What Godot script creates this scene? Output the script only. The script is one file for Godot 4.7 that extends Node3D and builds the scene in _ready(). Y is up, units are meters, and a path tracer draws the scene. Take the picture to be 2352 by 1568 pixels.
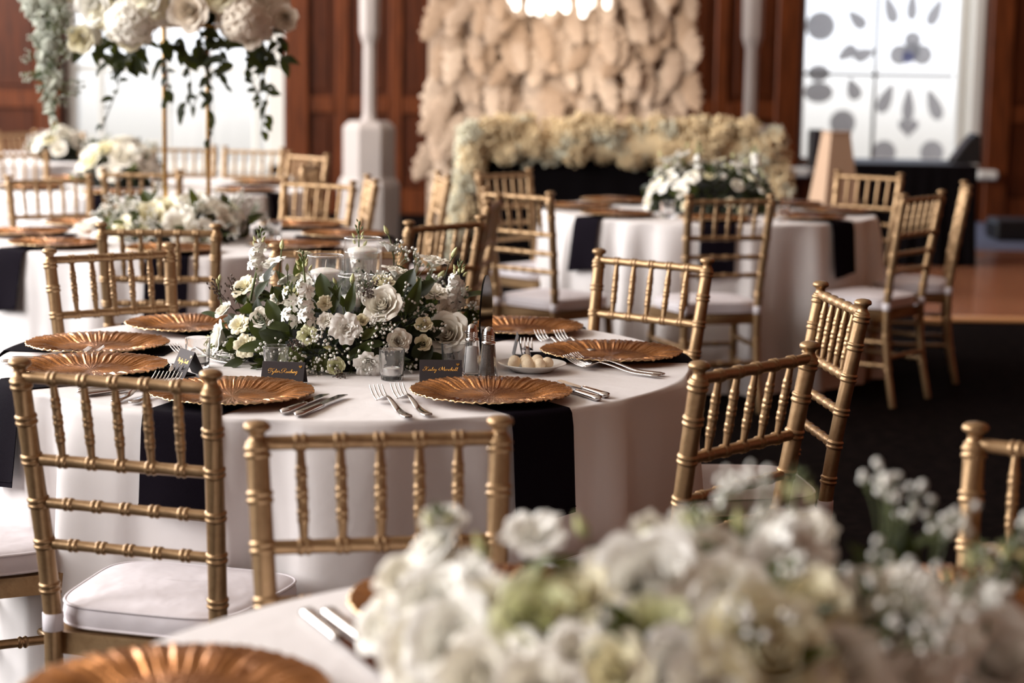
extends Node3D
# A banquet hall laid for a wedding: round tables, gold bamboo-turned chairs, floral centrepieces, daylight from tall windows.

const TT := 0.75                       # height of a table top
const CAM := Vector3(0, 1.43885, 0)
const FPX := 4428.3                    # focal length in pixels of the 2352 x 1568 frame
const PITCH := 0.14391
const ROLL := 0.01546

var rng := RandomNumberGenerator.new()
var M := {}                            # materials
var K := {}                            # shared meshes
var used := {}
var cam_basis: Basis

# ---------------------------------------------------------------- mesh builder
class MB:
	var v := PackedVector3Array()
	var i := PackedInt32Array()
	var uv := PackedVector2Array()
	var has_uv := false

	func tri(a: int, b: int, c: int) -> void:
		i.append(a); i.append(b); i.append(c)

	func quad(a: int, b: int, c: int, d: int) -> void:
		i.append_array([a, b, c, a, c, d])

	# a surface of nu x nv cells; f(u, v) gives the point; wrap closes u
	func grid(nu: int, nv: int, f: Callable, wrap := false) -> void:
		var s := v.size()
		var cols := nu if wrap else nu + 1
		for a in nv + 1:
			for b in cols:
				v.append(f.call(float(b) / nu, float(a) / nv))
				if has_uv: uv.append(Vector2(float(b) / nu, float(a) / nv))
		for a in nv:
			for b in nu:
				var p := s + a * cols + b
				var q := s + a * cols + (b + 1) % cols
				quad(p, q, q + cols, p + cols)

	# a round bar of changing radius along a line of points; squash flattens it across side
	func tube(pts: Array, radii: Array, sides := 10, side := Vector3.ZERO, squash := 1.0, caps := true) -> void:
		var s := v.size()
		var i0 := i.size()
		var n := pts.size()
		var ref := side
		if ref == Vector3.ZERO:
			var d0: Vector3 = (pts[n - 1] - pts[0]).normalized()
			ref = Vector3.RIGHT if absf(d0.x) < 0.7 else Vector3.UP
		for k in n:
			var d: Vector3 = pts[mini(k + 1, n - 1)] - pts[maxi(k - 1, 0)]
			d = d.normalized()
			var e1 := (ref - d * ref.dot(d)).normalized()
			var e2 := d.cross(e1)
			var r: float = radii[k] if radii.size() > 1 else radii[0]
			for j in sides:
				var a := TAU * j / sides
				v.append(pts[k] + (e1 * cos(a) + e2 * sin(a) * squash) * r)
				if has_uv: uv.append(Vector2(float(j) / sides, float(k) / n))
		for k in n - 1:
			for j in sides:
				var p := s + k * sides + j
				var q := s + k * sides + (j + 1) % sides
				quad(p, q, q + sides, p + sides)
		if caps:
			for e in [0, n - 1]:
				v.append(pts[e])
				if has_uv: uv.append(Vector2.ZERO)
				var c := v.size() - 1
				for j in sides:
					var p2: int = s + e * sides + j
					var q2: int = s + e * sides + (j + 1) % sides
					if e == 0: tri(c, q2, p2)
					else: tri(c, p2, q2)
		orient(i0)

	# profile of (radius, height) turned about y
	func lathe(prof: Array, sides := 20, at := Vector3.ZERO) -> void:
		var s := v.size()
		var i0 := i.size()
		for p in prof:
			for j in sides:
				var a := TAU * j / sides
				v.append(at + Vector3(cos(a) * p.x, p.y, sin(a) * p.x))
				if has_uv: uv.append(Vector2(float(j) / sides, p.y))
		for k in prof.size() - 1:
			for j in sides:
				var p := s + k * sides + j
				var q := s + k * sides + (j + 1) % sides
				quad(p, q, q + sides, p + sides)
		orient(i0)

	# box with chamfered edges
	func box(c: Vector3, size: Vector3, bev := 0.004, turn := Basis()) -> void:
		var h := size * 0.5
		bev = minf(bev, minf(h.x, minf(h.y, h.z)) * 0.9)
		var at := {}
		var i0 := i.size()
		for ax in 3:
			for sx in [-1, 1]:
				for sy in [-1, 1]:
					for sz in [-1, 1]:
						var sg := Vector3(sx, sy, sz)
						var p := Vector3.ZERO
						for k in 3:
							p[k] = sg[k] * (h[k] if k == ax else h[k] - bev)
						at["%d%d%d%d" % [ax, sx, sy, sz]] = c + turn * p
		var face := func(list: Array) -> void:
			var s := v.size()
			for p in list:
				v.append(p)
				if has_uv: uv.append(Vector2.ZERO)
			var cen: Vector3 = Vector3.ZERO
			for p in list: cen += p
			cen /= list.size()
			var n: Vector3 = (list[2] - list[0]).cross(list[1] - list[0])
			var out := n.dot(cen - c) > 0
			for k in list.size() - 2:
				if out: tri(s, s + k + 1, s + k + 2)
				else: tri(s, s + k + 2, s + k + 1)
		for ax in 3:
			for sg in [-1, 1]:
				var l := []
				for uvp in [[-1, -1], [1, -1], [1, 1], [-1, 1]]:
					var t := [0, 0, 0]
					t[ax] = sg; t[(ax + 1) % 3] = uvp[0]; t[(ax + 2) % 3] = uvp[1]
					l.append(at["%d%d%d%d" % [ax, t[0], t[1], t[2]]])
				face.call(l)
		for ax in 3:   # edges along ax
			var b := (ax + 1) % 3
			var d := (ax + 2) % 3
			for s1 in [-1, 1]:
				for s2 in [-1, 1]:
					var l := []
					for w in [[-1, b], [1, b], [1, d], [-1, d]]:
						var t := [0, 0, 0]
						t[ax] = w[0]; t[b] = s1; t[d] = s2
						l.append(at["%d%d%d%d" % [w[1], t[0], t[1], t[2]]])
					face.call(l)
		for sx in [-1, 1]:
			for sy in [-1, 1]:
				for sz in [-1, 1]:
					face.call([at["0%d%d%d" % [sx, sy, sz]], at["1%d%d%d" % [sx, sy, sz]], at["2%d%d%d" % [sx, sy, sz]]])

	# prism of a flat outline in xy, from z0 to z1, placed by t
	func prism(outline: PackedVector2Array, z0: float, z1: float, t := Transform3D()) -> void:
		var tris := Geometry2D.triangulate_polygon(outline)
		var n := outline.size()
		var i0 := i.size()
		for z in [z0, z1]:
			var s := v.size()
			for p in outline:
				v.append(t * Vector3(p.x, p.y, z))
				if has_uv: uv.append(p)
			for k in range(0, tris.size(), 3):
				if z == z0: tri(s + tris[k], s + tris[k + 1], s + tris[k + 2])
				else: tri(s + tris[k], s + tris[k + 2], s + tris[k + 1])
		var s2 := v.size()
		for p in outline:
			for z in [z0, z1]:
				v.append(t * Vector3(p.x, p.y, z))
				if has_uv: uv.append(p)
		for k in n:
			var a := s2 + k * 2
			var b := s2 + ((k + 1) % n) * 2
			if Geometry2D.is_polygon_clockwise(outline): quad(a, b, b + 1, a + 1)
			else: quad(a, a + 1, b + 1, b)

	func orient(i0: int) -> void:
		# closed shapes: make the faces look outwards (front faces run clockwise)
		var vol := 0.0
		for k in range(i0, i.size(), 3):
			vol += v[i[k]].dot(v[i[k + 2]].cross(v[i[k + 1]]))
		if vol < 0.0:
			for k in range(i0, i.size(), 3):
				var t := i[k + 1]
				i[k + 1] = i[k + 2]
				i[k + 2] = t

	func add(o: MB, t: Transform3D) -> void:
		var s := v.size()
		for p in o.v: v.append(t * p)
		for k in o.i: i.append(s + k)
		if has_uv:
			for p in o.uv: uv.append(p)

	func mesh() -> ArrayMesh:
		var n := PackedVector3Array()
		n.resize(v.size())
		for k in range(0, i.size(), 3):
			var a := i[k]
			var b := i[k + 1]
			var c := i[k + 2]
			var f := (v[c] - v[a]).cross(v[b] - v[a])
			n[a] += f; n[b] += f; n[c] += f
		for k in n.size():
			n[k] = n[k].normalized() if n[k].length_squared() > 1e-20 else Vector3.UP
		var arr := []
		arr.resize(Mesh.ARRAY_MAX)
		arr[Mesh.ARRAY_VERTEX] = v
		arr[Mesh.ARRAY_NORMAL] = n
		arr[Mesh.ARRAY_INDEX] = i
		if has_uv: arr[Mesh.ARRAY_TEX_UV] = uv
		var m := ArrayMesh.new()
		m.add_surface_from_arrays(Mesh.PRIMITIVE_TRIANGLES, arr)
		return m

# ---------------------------------------------------------------- nodes
func numbered(called: String) -> String:
	used[called] = used.get(called, -1) + 1
	return called if used[called] == 0 else "%s_%03d" % [called, used[called]]

func meta(o: Node, label := "", category := "", group := "", kind := "") -> Node:
	if label: o.set_meta("label", label)
	if category: o.set_meta("category", category)
	if group: o.set_meta("group", group)
	if kind: o.set_meta("kind", kind)
	return o

func thing(called: String, label: String, category: String, at := Vector3.ZERO, turn := 0.0, group := "") -> Node3D:
	var o := Node3D.new()
	o.name = numbered(called)
	add_child(o)
	o.position = at
	o.rotation.y = turn
	meta(o, label, category, group)
	return o

func part(called: String, mesh: Mesh, m: Material, parent: Node, t := Transform3D()) -> MeshInstance3D:
	var o := MeshInstance3D.new()
	var n := 0
	var nm := called
	while parent.has_node(NodePath(nm)):
		n += 1
		nm = "%s_%03d" % [called, n]
	o.name = nm
	o.mesh = mesh
	o.material_override = m
	o.transform = t
	parent.add_child(o)
	return o

func solo(called: String, mesh: Mesh, m: Material, label: String, category: String, t := Transform3D(), group := "") -> MeshInstance3D:
	var o := MeshInstance3D.new()
	o.name = numbered(called)
	o.mesh = mesh
	o.material_override = m
	o.transform = t
	add_child(o)
	meta(o, label, category, group)
	return o

func struct(called: String, mesh: Mesh, m: Material) -> MeshInstance3D:
	var o := MeshInstance3D.new()
	o.name = called
	o.mesh = mesh
	o.material_override = m
	add_child(o)
	o.set_meta("kind", "structure")
	return o

func copy(src: Node3D, called: String, label: String, t: Transform3D, group := "") -> Node3D:
	var o: Node3D = src.duplicate()
	o.name = numbered(called)
	add_child(o)
	o.transform = t
	o.set_meta("label", label)
	if group: o.set_meta("group", group)
	elif o.has_meta("group"): o.remove_meta("group")
	return o

func yturn(at: Vector3, a := 0.0, s := 1.0) -> Transform3D:
	return Transform3D(Basis(Vector3.UP, a).scaled(Vector3.ONE * s), at)

func up_basis(n: Vector3, spin := 0.0) -> Basis:
	n = n.normalized()
	var x := n.cross(Vector3(0.13, 0.05, 0.99)).normalized()
	var b := Basis(x, n, x.cross(n).normalized())
	return b * Basis(Vector3.UP, spin)

# a ray of the photograph, for surveying places from it
func ray(px: float, py: float) -> Vector3:
	return (cam_basis * Vector3((px - 1176.0) / FPX, -(py - 784.0) / FPX, -1.0)).normalized()

func on_y(px: float, py: float, y: float) -> Vector3:
	var d := ray(px, py)
	return CAM + d * ((y - CAM.y) / d.y)

func on_z(px: float, py: float, z: float) -> Vector3:
	var d := ray(px, py)
	return CAM + d * (z / d.z)

func rnd(a: float, b: float) -> float:
	return rng.randf_range(a, b)

# ---------------------------------------------------------------- materials
func mat(c: Color, rough := 0.6, metal := 0.0) -> StandardMaterial3D:
	var m := StandardMaterial3D.new()
	m.albedo_color = c
	m.roughness = rough
	m.metallic = metal
	m.cull_mode = BaseMaterial3D.CULL_DISABLED
	return m

func noise_tex(freq: float, size := 256, ramp: Array = [], normal := false, octaves := 4, bump := 4.0, kind := FastNoiseLite.TYPE_SIMPLEX_SMOOTH) -> NoiseTexture2D:
	var t := NoiseTexture2D.new()
	t.width = size
	t.height = size
	t.seamless = true
	var n := FastNoiseLite.new()
	n.seed = 7
	n.noise_type = kind
	n.frequency = freq
	n.fractal_octaves = octaves
	t.noise = n
	if ramp.size():
		var g := Gradient.new()
		g.offsets = PackedFloat32Array(ramp.map(func(x): return x[0]))
		g.colors = PackedColorArray(ramp.map(func(x): return x[1]))
		t.color_ramp = g
	if normal:
		t.as_normal_map = true
		t.bump_strength = bump
	return t

func make_materials() -> void:
	M.cloth = mat(Color(0.87, 0.85, 0.845), 0.85)
	M.cloth.normal_enabled = true
	M.cloth.normal_texture = noise_tex(0.02, 256, [], true, 5, 2.0)
	M.cloth.normal_scale = 0.25
	M.cloth.uv1_triplanar = true
	M.cloth.uv1_scale = Vector3.ONE * 3.0
	M.cushion = mat(Color(0.865, 0.84, 0.855), 0.6)
	M.cushion.normal_enabled = true
	M.cushion.normal_texture = noise_tex(0.012, 256, [], true, 3, 5.0)
	M.cushion.normal_scale = 0.35
	M.cushion.uv1_triplanar = true
	M.cushion.uv1_scale = Vector3.ONE * 4.0
	M.napkin = mat(Color(0.075, 0.058, 0.085), 0.9)
	M.napkin.metallic_specular = 0.12
	M.napkin.normal_enabled = true
	M.napkin.normal_texture = noise_tex(0.35, 256, [], true, 2, 4.0)
	M.napkin.normal_scale = 0.5
	M.napkin.uv1_triplanar = true
	M.napkin.uv1_scale = Vector3.ONE * 6.0
	M.gold = mat(Color(0.65, 0.53, 0.39), 0.38, 0.65)
	M.gold.normal_enabled = true
	M.gold.normal_texture = noise_tex(0.05, 256, [], true, 4, 2.0)
	M.gold.normal_scale = 0.12
	M.gold.uv1_triplanar = true
	M.gold.uv1_scale = Vector3.ONE * 8.0
	M.gold.albedo_texture = noise_tex(0.015, 256, [[0.0, Color(0.86, 0.83, 0.8)], [0.5, Color(1, 1, 1)], [1.0, Color(0.93, 0.92, 0.9)]])
	M.charger = mat(Color(0.735, 0.515, 0.325), 0.24, 1.0)
	M.charger.normal_enabled = true
	M.charger.normal_texture = noise_tex(0.06, 512, [], true, 3, 6.0)
	M.charger.normal_scale = 0.6
	M.charger.uv1_triplanar = true
	M.charger.uv1_scale = Vector3.ONE * 9.0
	M.charger.albedo_texture = noise_tex(0.05, 512, [[0.0, Color(0.66, 0.6, 0.55)], [0.4, Color(0.95, 0.95, 0.95)], [1.0, Color(1, 1, 1)]], false, 4)
	M.charger_edge = mat(Color(0.93, 0.80, 0.62), 0.3, 1.0)
	M.steel = mat(Color(0.80, 0.78, 0.77), 0.12, 1.0)
	M.petal = mat(Color(0.965, 0.945, 0.90), 0.55)
	M.petal_white = mat(Color(0.975, 0.965, 0.94), 0.55)
	M.petal_cream = mat(Color(0.96, 0.93, 0.81), 0.55)
	M.petal_green = mat(Color(0.90, 0.905, 0.74), 0.55)
	M.petal_blush = mat(Color(0.955, 0.905, 0.84), 0.55)
	for k in ["petal", "petal_white", "petal_cream", "petal_green", "petal_blush"]:
		M[k].backlight_enabled = true
		M[k].backlight = Color(0.4, 0.4, 0.36)
	M.bud = mat(Color(0.80, 0.80, 0.58), 0.55)
	M.stem = mat(Color(0.36, 0.40, 0.22), 0.6)
	M.leaf = mat(Color(0.185, 0.215, 0.095), 0.5)
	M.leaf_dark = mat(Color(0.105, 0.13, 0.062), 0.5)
	M.leaf_olive = mat(Color(0.31, 0.33, 0.15), 0.5)
	M.eucalyptus = mat(Color(0.25, 0.285, 0.215), 0.55)
	for k in ["leaf", "leaf_dark", "leaf_olive", "eucalyptus"]:
		M[k].backlight_enabled = true
		M[k].backlight = Color(0.22, 0.24, 0.08)
		M[k].metallic_specular = 0.35
	M.berry = mat(Color(0.30, 0.235, 0.20), 0.6)
	M.twig = mat(Color(0.27, 0.23, 0.15), 0.7)
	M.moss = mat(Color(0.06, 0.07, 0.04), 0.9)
	M.breath = mat(Color(0.93, 0.92, 0.89), 0.7)
	M.breath_cream = mat(Color(0.86, 0.77, 0.61), 0.75)
	M.breath_pale = mat(Color(0.84, 0.82, 0.73), 0.75)
	M.dusty = mat(Color(0.70, 0.71, 0.655), 0.75)
	M.glass = mat(Color(1, 1, 1, 0.03), 0.02)
	M.glass.transparency = BaseMaterial3D.TRANSPARENCY_ALPHA
	M.glass_solid = mat(Color(1, 1, 1, 0.02), 0.02)
	M.glass_solid.refraction_enabled = true
	M.glass_solid.refraction_scale = 0.05
	M.glass_solid.cull_mode = BaseMaterial3D.CULL_BACK
	M.water = mat(Color(0.9, 0.9, 0.88, 0.04), 0.02)
	M.water.transparency = BaseMaterial3D.TRANSPARENCY_ALPHA
	M.wax = mat(Color(0.93, 0.915, 0.89), 0.45)
	M.wax.subsurf_scatter_enabled = true
	M.wax.subsurf_scatter_strength = 0.3
	M.tin = mat(Color(0.82, 0.81, 0.80), 0.3, 0.9)
	M.wick = mat(Color(0.86, 0.82, 0.76), 0.8)
	M.card = mat(Color(0.19, 0.155, 0.16), 0.75)
	M.card_gold = mat(Color(0.93, 0.70, 0.36), 0.3, 0.9)
	M.acrylic = mat(Color(0.02, 0.018, 0.018), 0.06)
	M.acrylic.metallic_specular = 0.28
	M.china = mat(Color(0.90, 0.895, 0.88), 0.18)
	M.truffle = mat(Color(1.0, 0.925, 0.80), 0.6)
	M.truffle.normal_enabled = true
	M.truffle.normal_texture = noise_tex(0.08, 256, [], true, 3, 8.0)
	M.truffle.normal_scale = 0.35
	M.truffle.uv1_triplanar = true
	M.truffle.uv1_scale = Vector3.ONE * 14.0
	M.salt = mat(Color(0.9, 0.89, 0.88), 0.9)
	M.pepper = mat(Color(1, 1, 1), 0.9)
	M.pepper.albedo_texture = noise_tex(0.25, 256, [[0.0, Color(0.08, 0.06, 0.06)], [0.45, Color(0.22, 0.17, 0.15)], [0.6, Color(0.36, 0.30, 0.26)], [0.75, Color(0.62, 0.55, 0.48)]], false, 2)
	M.pepper.uv1_triplanar = true
	M.pepper.uv1_scale = Vector3.ONE * 10.0
	# room
	M.wood = mat(Color(1, 1, 1), 0.42)
	M.wood.albedo_texture = noise_tex(0.02, 512, [[0.0, Color(0.25, 0.118, 0.052)], [0.5, Color(0.37, 0.185, 0.085)], [1.0, Color(0.46, 0.235, 0.11)]], false, 5)
	M.wood.uv1_triplanar = true
	M.wood.uv1_world_triplanar = true
	M.wood.uv1_scale = Vector3(2.4, 0.16, 2.4)
	M.wood_panel = M.wood.duplicate()
	M.wood_panel.albedo_color = Color(0.80, 0.77, 0.75)
	M.wood.metallic_specular = 0.3
	M.wood_panel.metallic_specular = 0.3
	M.wood_casing = M.wood.duplicate()
	M.wood_casing.albedo_color = Color(1.0, 1.0, 1.0)
	M.carpet = mat(Color(1, 1, 1), 0.97)
	M.carpet.albedo_texture = noise_tex(0.03, 512, [[0.0, Color(0.045, 0.034, 0.034)], [0.5, Color(0.07, 0.052, 0.05)], [1.0, Color(0.105, 0.078, 0.072)]], false, 5)
	M.carpet.metallic_specular = 0.08
	M.carpet.uv1_triplanar = true
	M.carpet.uv1_world_triplanar = true
	M.carpet.uv1_scale = Vector3.ONE * 0.8
	M.dance = mat(Color(1, 1, 1), 0.17)
	M.dance.albedo_texture = noise_tex(0.015, 512, [[0.0, Color(0.56, 0.36, 0.25)], [0.5, Color(0.66, 0.44, 0.32)], [1.0, Color(0.74, 0.52, 0.39)]], false, 4)
	M.dance.uv1_triplanar = true
	M.dance.uv1_world_triplanar = true
	M.dance.uv1_scale = Vector3(0.3, 1, 2.5)
	M.dance_edge = mat(Color(0.80, 0.58, 0.38), 0.35)
	M.blue_glare = mat(Color(0.40, 0.43, 0.53), 0.9)  # window reflection on the far floor, painted as a flat grey-blue
	M.plaster = mat(Color(0.72, 0.67, 0.62), 0.9)
	M.white_paint = mat(Color(0.88, 0.87, 0.84), 0.45)
	M.lead = mat(Color(0.36, 0.34, 0.33), 0.5)
	M.pane = mat(Color(1, 1, 1, 0.03), 0.02)
	M.pane.transparency = BaseMaterial3D.TRANSPARENCY_ALPHA
	M.etched = mat(Color(0.74, 0.75, 0.78, 0.60), 0.5)
	M.etched.transparency = BaseMaterial3D.TRANSPARENCY_ALPHA
	M.etched_blue = mat(Color(0.5, 0.55, 0.85, 0.6), 0.5)
	M.etched_blue.transparency = BaseMaterial3D.TRANSPARENCY_ALPHA
	M.stone = mat(Color(0.70, 0.66, 0.64), 0.75)
	M.black_cloth = mat(Color(0.055, 0.045, 0.05), 0.85)
	M.black_cloth.metallic_specular = 0.1
	M.black_top = mat(Color(0.16, 0.14, 0.16), 0.55)
	M.black_plastic = mat(Color(0.05, 0.05, 0.055), 0.5)
	M.plume = mat(Color(0.72, 0.625, 0.54), 0.95)
	M.plume_pale = mat(Color(0.78, 0.69, 0.605), 0.95)
	M.plume_tan = mat(Color(0.68, 0.575, 0.48), 0.95)
	M.beige = mat(Color(0.68, 0.56, 0.46), 0.6)
	M.brass = mat(Color(0.83, 0.66, 0.40), 0.25, 1.0)
	M.bulb = mat(Color(1, 1, 1), 0.3)
	M.bulb.emission_enabled = true
	M.bulb.emission = Color(1.0, 0.97, 0.92)
	M.bulb.emission_energy_multiplier = 2.2

# ---------------------------------------------------------------- view, sky, light
func setup() -> void:
	var cp := cos(PITCH)
	var sp := sin(PITCH)
	var fw := Vector3(0, -sp, -cp)
	var r := Vector3.RIGHT
	var u := r.cross(fw)
	cam_basis = Basis(r * cos(ROLL) + u * sin(ROLL), u * cos(ROLL) - r * sin(ROLL), -fw)
	var cam := Camera3D.new()
	cam.name = "camera"
	var attr := CameraAttributesPhysical.new()
	attr.frustum_focal_length = FPX * 24.0 / 1568.0
	attr.frustum_focus_distance = 4.1
	attr.frustum_near = 0.05
	attr.frustum_far = 100.0
	attr.exposure_aperture = 2.8
	cam.attributes = attr
	add_child(cam)
	cam.transform = Transform3D(cam_basis, CAM)
	cam.current = true

	var env := Environment.new()
	env.background_mode = Environment.BG_SKY
	var sky := Sky.new()
	var sm := ProceduralSkyMaterial.new()
	sm.sky_top_color = Color(0.80, 0.88, 1.0)
	sm.sky_horizon_color = Color(0.97, 0.98, 1.0)
	sm.ground_horizon_color = Color(0.92, 0.92, 0.92)
	sm.ground_bottom_color = Color(0.6, 0.58, 0.55)
	sm.sun_angle_max = 0.0
	sky.sky_material = sm
	env.sky = sky
	env.background_energy_multiplier = 2.0
	env.tonemap_mode = Environment.TONE_MAPPER_LINEAR
	env.tonemap_exposure = 0.99
	env.sdfgi_enabled = true
	env.ssao_enabled = true
	env.ssil_enabled = true
	var we := WorldEnvironment.new()
	we.name = "surroundings"
	we.environment = env
	add_child(we)

	# daylight entering by the tall windows of the left wall
	for z in LEFT_WINDOWS:
		var l := AreaLight3D.new()
		l.name = "window_daylight"
		l.area_size = Vector2(2.6, 5.4)
		l.area_normalize_energy = false
		l.light_color = Color(1.0, 0.985, 0.97)
		l.light_energy = 4.9
		l.area_range = 40.0
		l.area_attenuation = 2.0
		l.shadow_enabled = true
		add_child(l, true)
		l.look_at_from_position(Vector3(LEFT + 0.02, 4.25, z), Vector3(LEFT + 5.0, 4.25, z))

const LEFT_WINDOWS := [-0.9, -4.7, -8.5, -12.3, -15.8]
const LEFT := -8.0
const RIGHT := 6.5
const BACK := -18.2
const FRONT := 5.0
const TOP := 7.5

# ---------------------------------------------------------------- room
func build_room() -> void:
	var b := MB.new()
	b.box(Vector3((LEFT + RIGHT) / 2, -0.1, (BACK + FRONT) / 2), Vector3(RIGHT - LEFT + 1, 0.2, FRONT - BACK + 1), 0.002)
	struct("floor", b.mesh(), M.carpet)
	b = MB.new()
	b.box(Vector3((LEFT + RIGHT) / 2, TOP + 0.1, (BACK + FRONT) / 2), Vector3(RIGHT - LEFT + 1, 0.2, FRONT - BACK + 1), 0.002)
	struct("ceiling", b.mesh(), M.plaster)
	b = MB.new()
	b.box(Vector3(RIGHT + 0.15, TOP / 2, (BACK + FRONT) / 2), Vector3(0.3, TOP, FRONT - BACK + 0.6), 0.002)
	struct("wall_right", b.mesh(), M.wood)
	b = MB.new()
	b.box(Vector3((LEFT + RIGHT) / 2, TOP / 2, FRONT + 0.15), Vector3(RIGHT - LEFT, TOP, 0.3), 0.002)
	struct("wall_front", b.mesh(), M.wood)
	# left wall with openings
	b = MB.new()
	var zs := [FRONT]
	for z in LEFT_WINDOWS:
		zs.append(z + 1.4); zs.append(z - 1.4)
	zs.append(BACK)
	for k in range(0, zs.size(), 2):
		b.box(Vector3(LEFT - 0.15, TOP / 2, (zs[k] + zs[k + 1]) / 2), Vector3(0.3, TOP, zs[k] - zs[k + 1]), 0.002)
	for z in LEFT_WINDOWS:
		b.box(Vector3(LEFT - 0.15, 0.75, z), Vector3(0.3, 1.5, 2.8), 0.002)
		b.box(Vector3(LEFT - 0.15, (7.0 + TOP) / 2, z), Vector3(0.3, TOP - 7.0, 2.8), 0.002)
	struct("wall_left", b.mesh(), M.wood)
	# back wall: body with two window openings
	var w1a := on_z(143, 200, BACK).x
	var w1b := on_z(652, 200, BACK).x
	var w1s := on_z(400, 400, BACK).y
	var w2a := on_z(1838, 300, BACK).x
	var w2b := on_z(2258, 300, BACK).x
	var w2s := on_z(2000, 386, BACK).y
	b = MB.new()
	var T := 0.45
	var zc := BACK - T / 2
	b.box(Vector3((LEFT + w1a) / 2, TOP / 2, zc), Vector3(w1a - LEFT, TOP, T), 0.001)
	b.box(Vector3((w1b + w2a) / 2, TOP / 2, zc), Vector3(w2a - w1b, TOP, T), 0.001)
	b.box(Vector3((w2b + RIGHT) / 2, TOP / 2, zc), Vector3(RIGHT - w2b, TOP, T), 0.001)
	for w in [[w1a, w1b, w1s], [w2a, w2b, w2s]]:
		b.box(Vector3((w[0] + w[1]) / 2, w[2] / 2, zc), Vector3(w[1] - w[0], w[2], T), 0.001)
		b.box(Vector3((w[0] + w[1]) / 2, (4.2 + TOP) / 2, zc), Vector3(w[1] - w[0], TOP - 4.2, T), 0.001)
	var wall := struct("wall_back", b.mesh(), M.wood_panel)
	# framed panelling: stiles, rails and raised panels, each a piece of its own
	var stiles := [LEFT + 0.06, -7.2, -6.4, -5.7, -5.0, w1a - 0.13, w1b + 0.13, -1.62, -1.12, -0.55, 0.05, 0.7, 1.35, 1.92, w2a - 0.14, w2b + 0.13, w2b + 0.62, 5.1, 5.8, RIGHT - 0.06]
	var levels := [0.12, 1.02, 3.1, 5.2, TOP - 0.15]
	for x in stiles:
		var cas: bool = absf(x - w1a + 0.13) < 0.01 or absf(x - w1b - 0.13) < 0.01 or absf(x - w2a + 0.14) < 0.01 or absf(x - w2b - 0.13) < 0.01
		var s := MB.new()
		s.box(Vector3(x, TOP / 2, BACK + (0.03 if cas else 0.015)), Vector3(0.22 if cas else 0.13, TOP, 0.06 if cas else 0.03), 0.012)
		part("casing" if cas else "stile", s.mesh(), M.wood_casing if cas else M.wood, wall)
	for k in stiles.size() - 1:
		var x0: float = stiles[k]
		var x1: float = stiles[k + 1]
		var mid := (x0 + x1) / 2
		var win := (mid > w1a and mid < w1b) or (mid > w2a and mid < w2b)
		if win:
			continue
		for y in levels:
			var s := MB.new()
			s.box(Vector3(mid, y, BACK + 0.014), Vector3(x1 - x0 - 0.13, 0.16 if y > 1.0 else 0.24, 0.028), 0.01)
			part("rail", s.mesh(), M.wood, wall)
		for j in levels.size() - 1:
			var s := MB.new()
			var ya: float = levels[j] + 0.13
			var yb: float = levels[j + 1] - 0.12
			s.box(Vector3(mid, (ya + yb) / 2, BACK + 0.006), Vector3(x1 - x0 - 0.25, yb - ya, 0.02), 0.009)
			part("raised_panel", s.mesh(), M.wood_panel, wall)
	# window 1: white painted frame of four tall lights with a transom
	var f := MB.new()
	var gz := BACK - 0.22
	var wy := 4.2
	var w1 := w1b - w1a
	f.box(Vector3(w1a + 0.05, (w1s + wy) / 2, gz), Vector3(0.10, wy - w1s, 0.12), 0.01)
	f.box(Vector3(w1b - 0.09, (w1s + wy) / 2, gz), Vector3(0.18, wy - w1s, 0.12), 0.01)
	f.box(Vector3(w1a + w1 / 2, w1s + 0.05, gz), Vector3(w1, 0.10, 0.12), 0.01)
	f.box(Vector3(w1a + w1 / 2, wy - 0.05, gz), Vector3(w1, 0.10, 0.12), 0.01)
	var window1 := struct("window_1", f.mesh(), M.white_paint)
	var muls: Array = [on_z(233, 200, gz).x, on_z(384, 200, gz).x, on_z(480, 200, gz).x, on_z(588, 200, gz).x]
	var ty := on_z(400, 160, gz).y
	for x in muls:
		var s := MB.new()
		s.box(Vector3(x, (w1s + wy) / 2, gz), Vector3(0.05, wy - w1s - 0.2, 0.06), 0.008)
		part("mullion", s.mesh(), M.white_paint, window1)
	for y in [ty, ty + 1.2]:
		var s := MB.new()
		s.box(Vector3(w1a + w1 / 2, y, gz), Vector3(w1 - 0.2, 0.05, 0.06), 0.008)
		part("transom", s.mesh(), M.white_paint, window1)
	var xs: Array = [w1a + 0.1] + muls + [w1b - 0.18]
	for k in xs.size() - 1:
		var yy := [w1s + 0.1, ty, ty + 1.2, wy - 0.1]
		for j in 3:
			var s := MB.new()
			s.box(Vector3((xs[k] + xs[k + 1]) / 2, (yy[j] + yy[j + 1]) / 2, gz), Vector3(xs[k + 1] - xs[k] - 0.03, yy[j + 1] - yy[j] - 0.03, 0.006), 0.001)
			part("pane", s.mesh(), M.pane, window1)
	var sl := MB.new()
	sl.box(Vector3(w1a + w1 / 2, w1s - 0.03, BACK - 0.08), Vector3(w1 + 0.24, 0.06, 0.34), 0.015)
	part("sill", sl.mesh(), M.white_paint, window1)
	# window 2: leaded lights with an etched pattern
	f = MB.new()
	gz = BACK - 0.30
	var gb: float = on_z(2192, 300, gz).x
	f.box(Vector3(w2a + 0.03, (w2s + wy) / 2, gz), Vector3(0.06, wy - w2s, 0.1), 0.01)
	f.box(Vector3(gb + 0.05, (w2s + wy) / 2, gz), Vector3(0.10, wy - w2s, 0.1), 0.01)
	f.box(Vector3((gb + 0.1 + w2b) / 2, (w2s + wy) / 2, BACK - 0.18), Vector3(w2b - gb - 0.1, wy - w2s, 0.16), 0.01)
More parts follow.
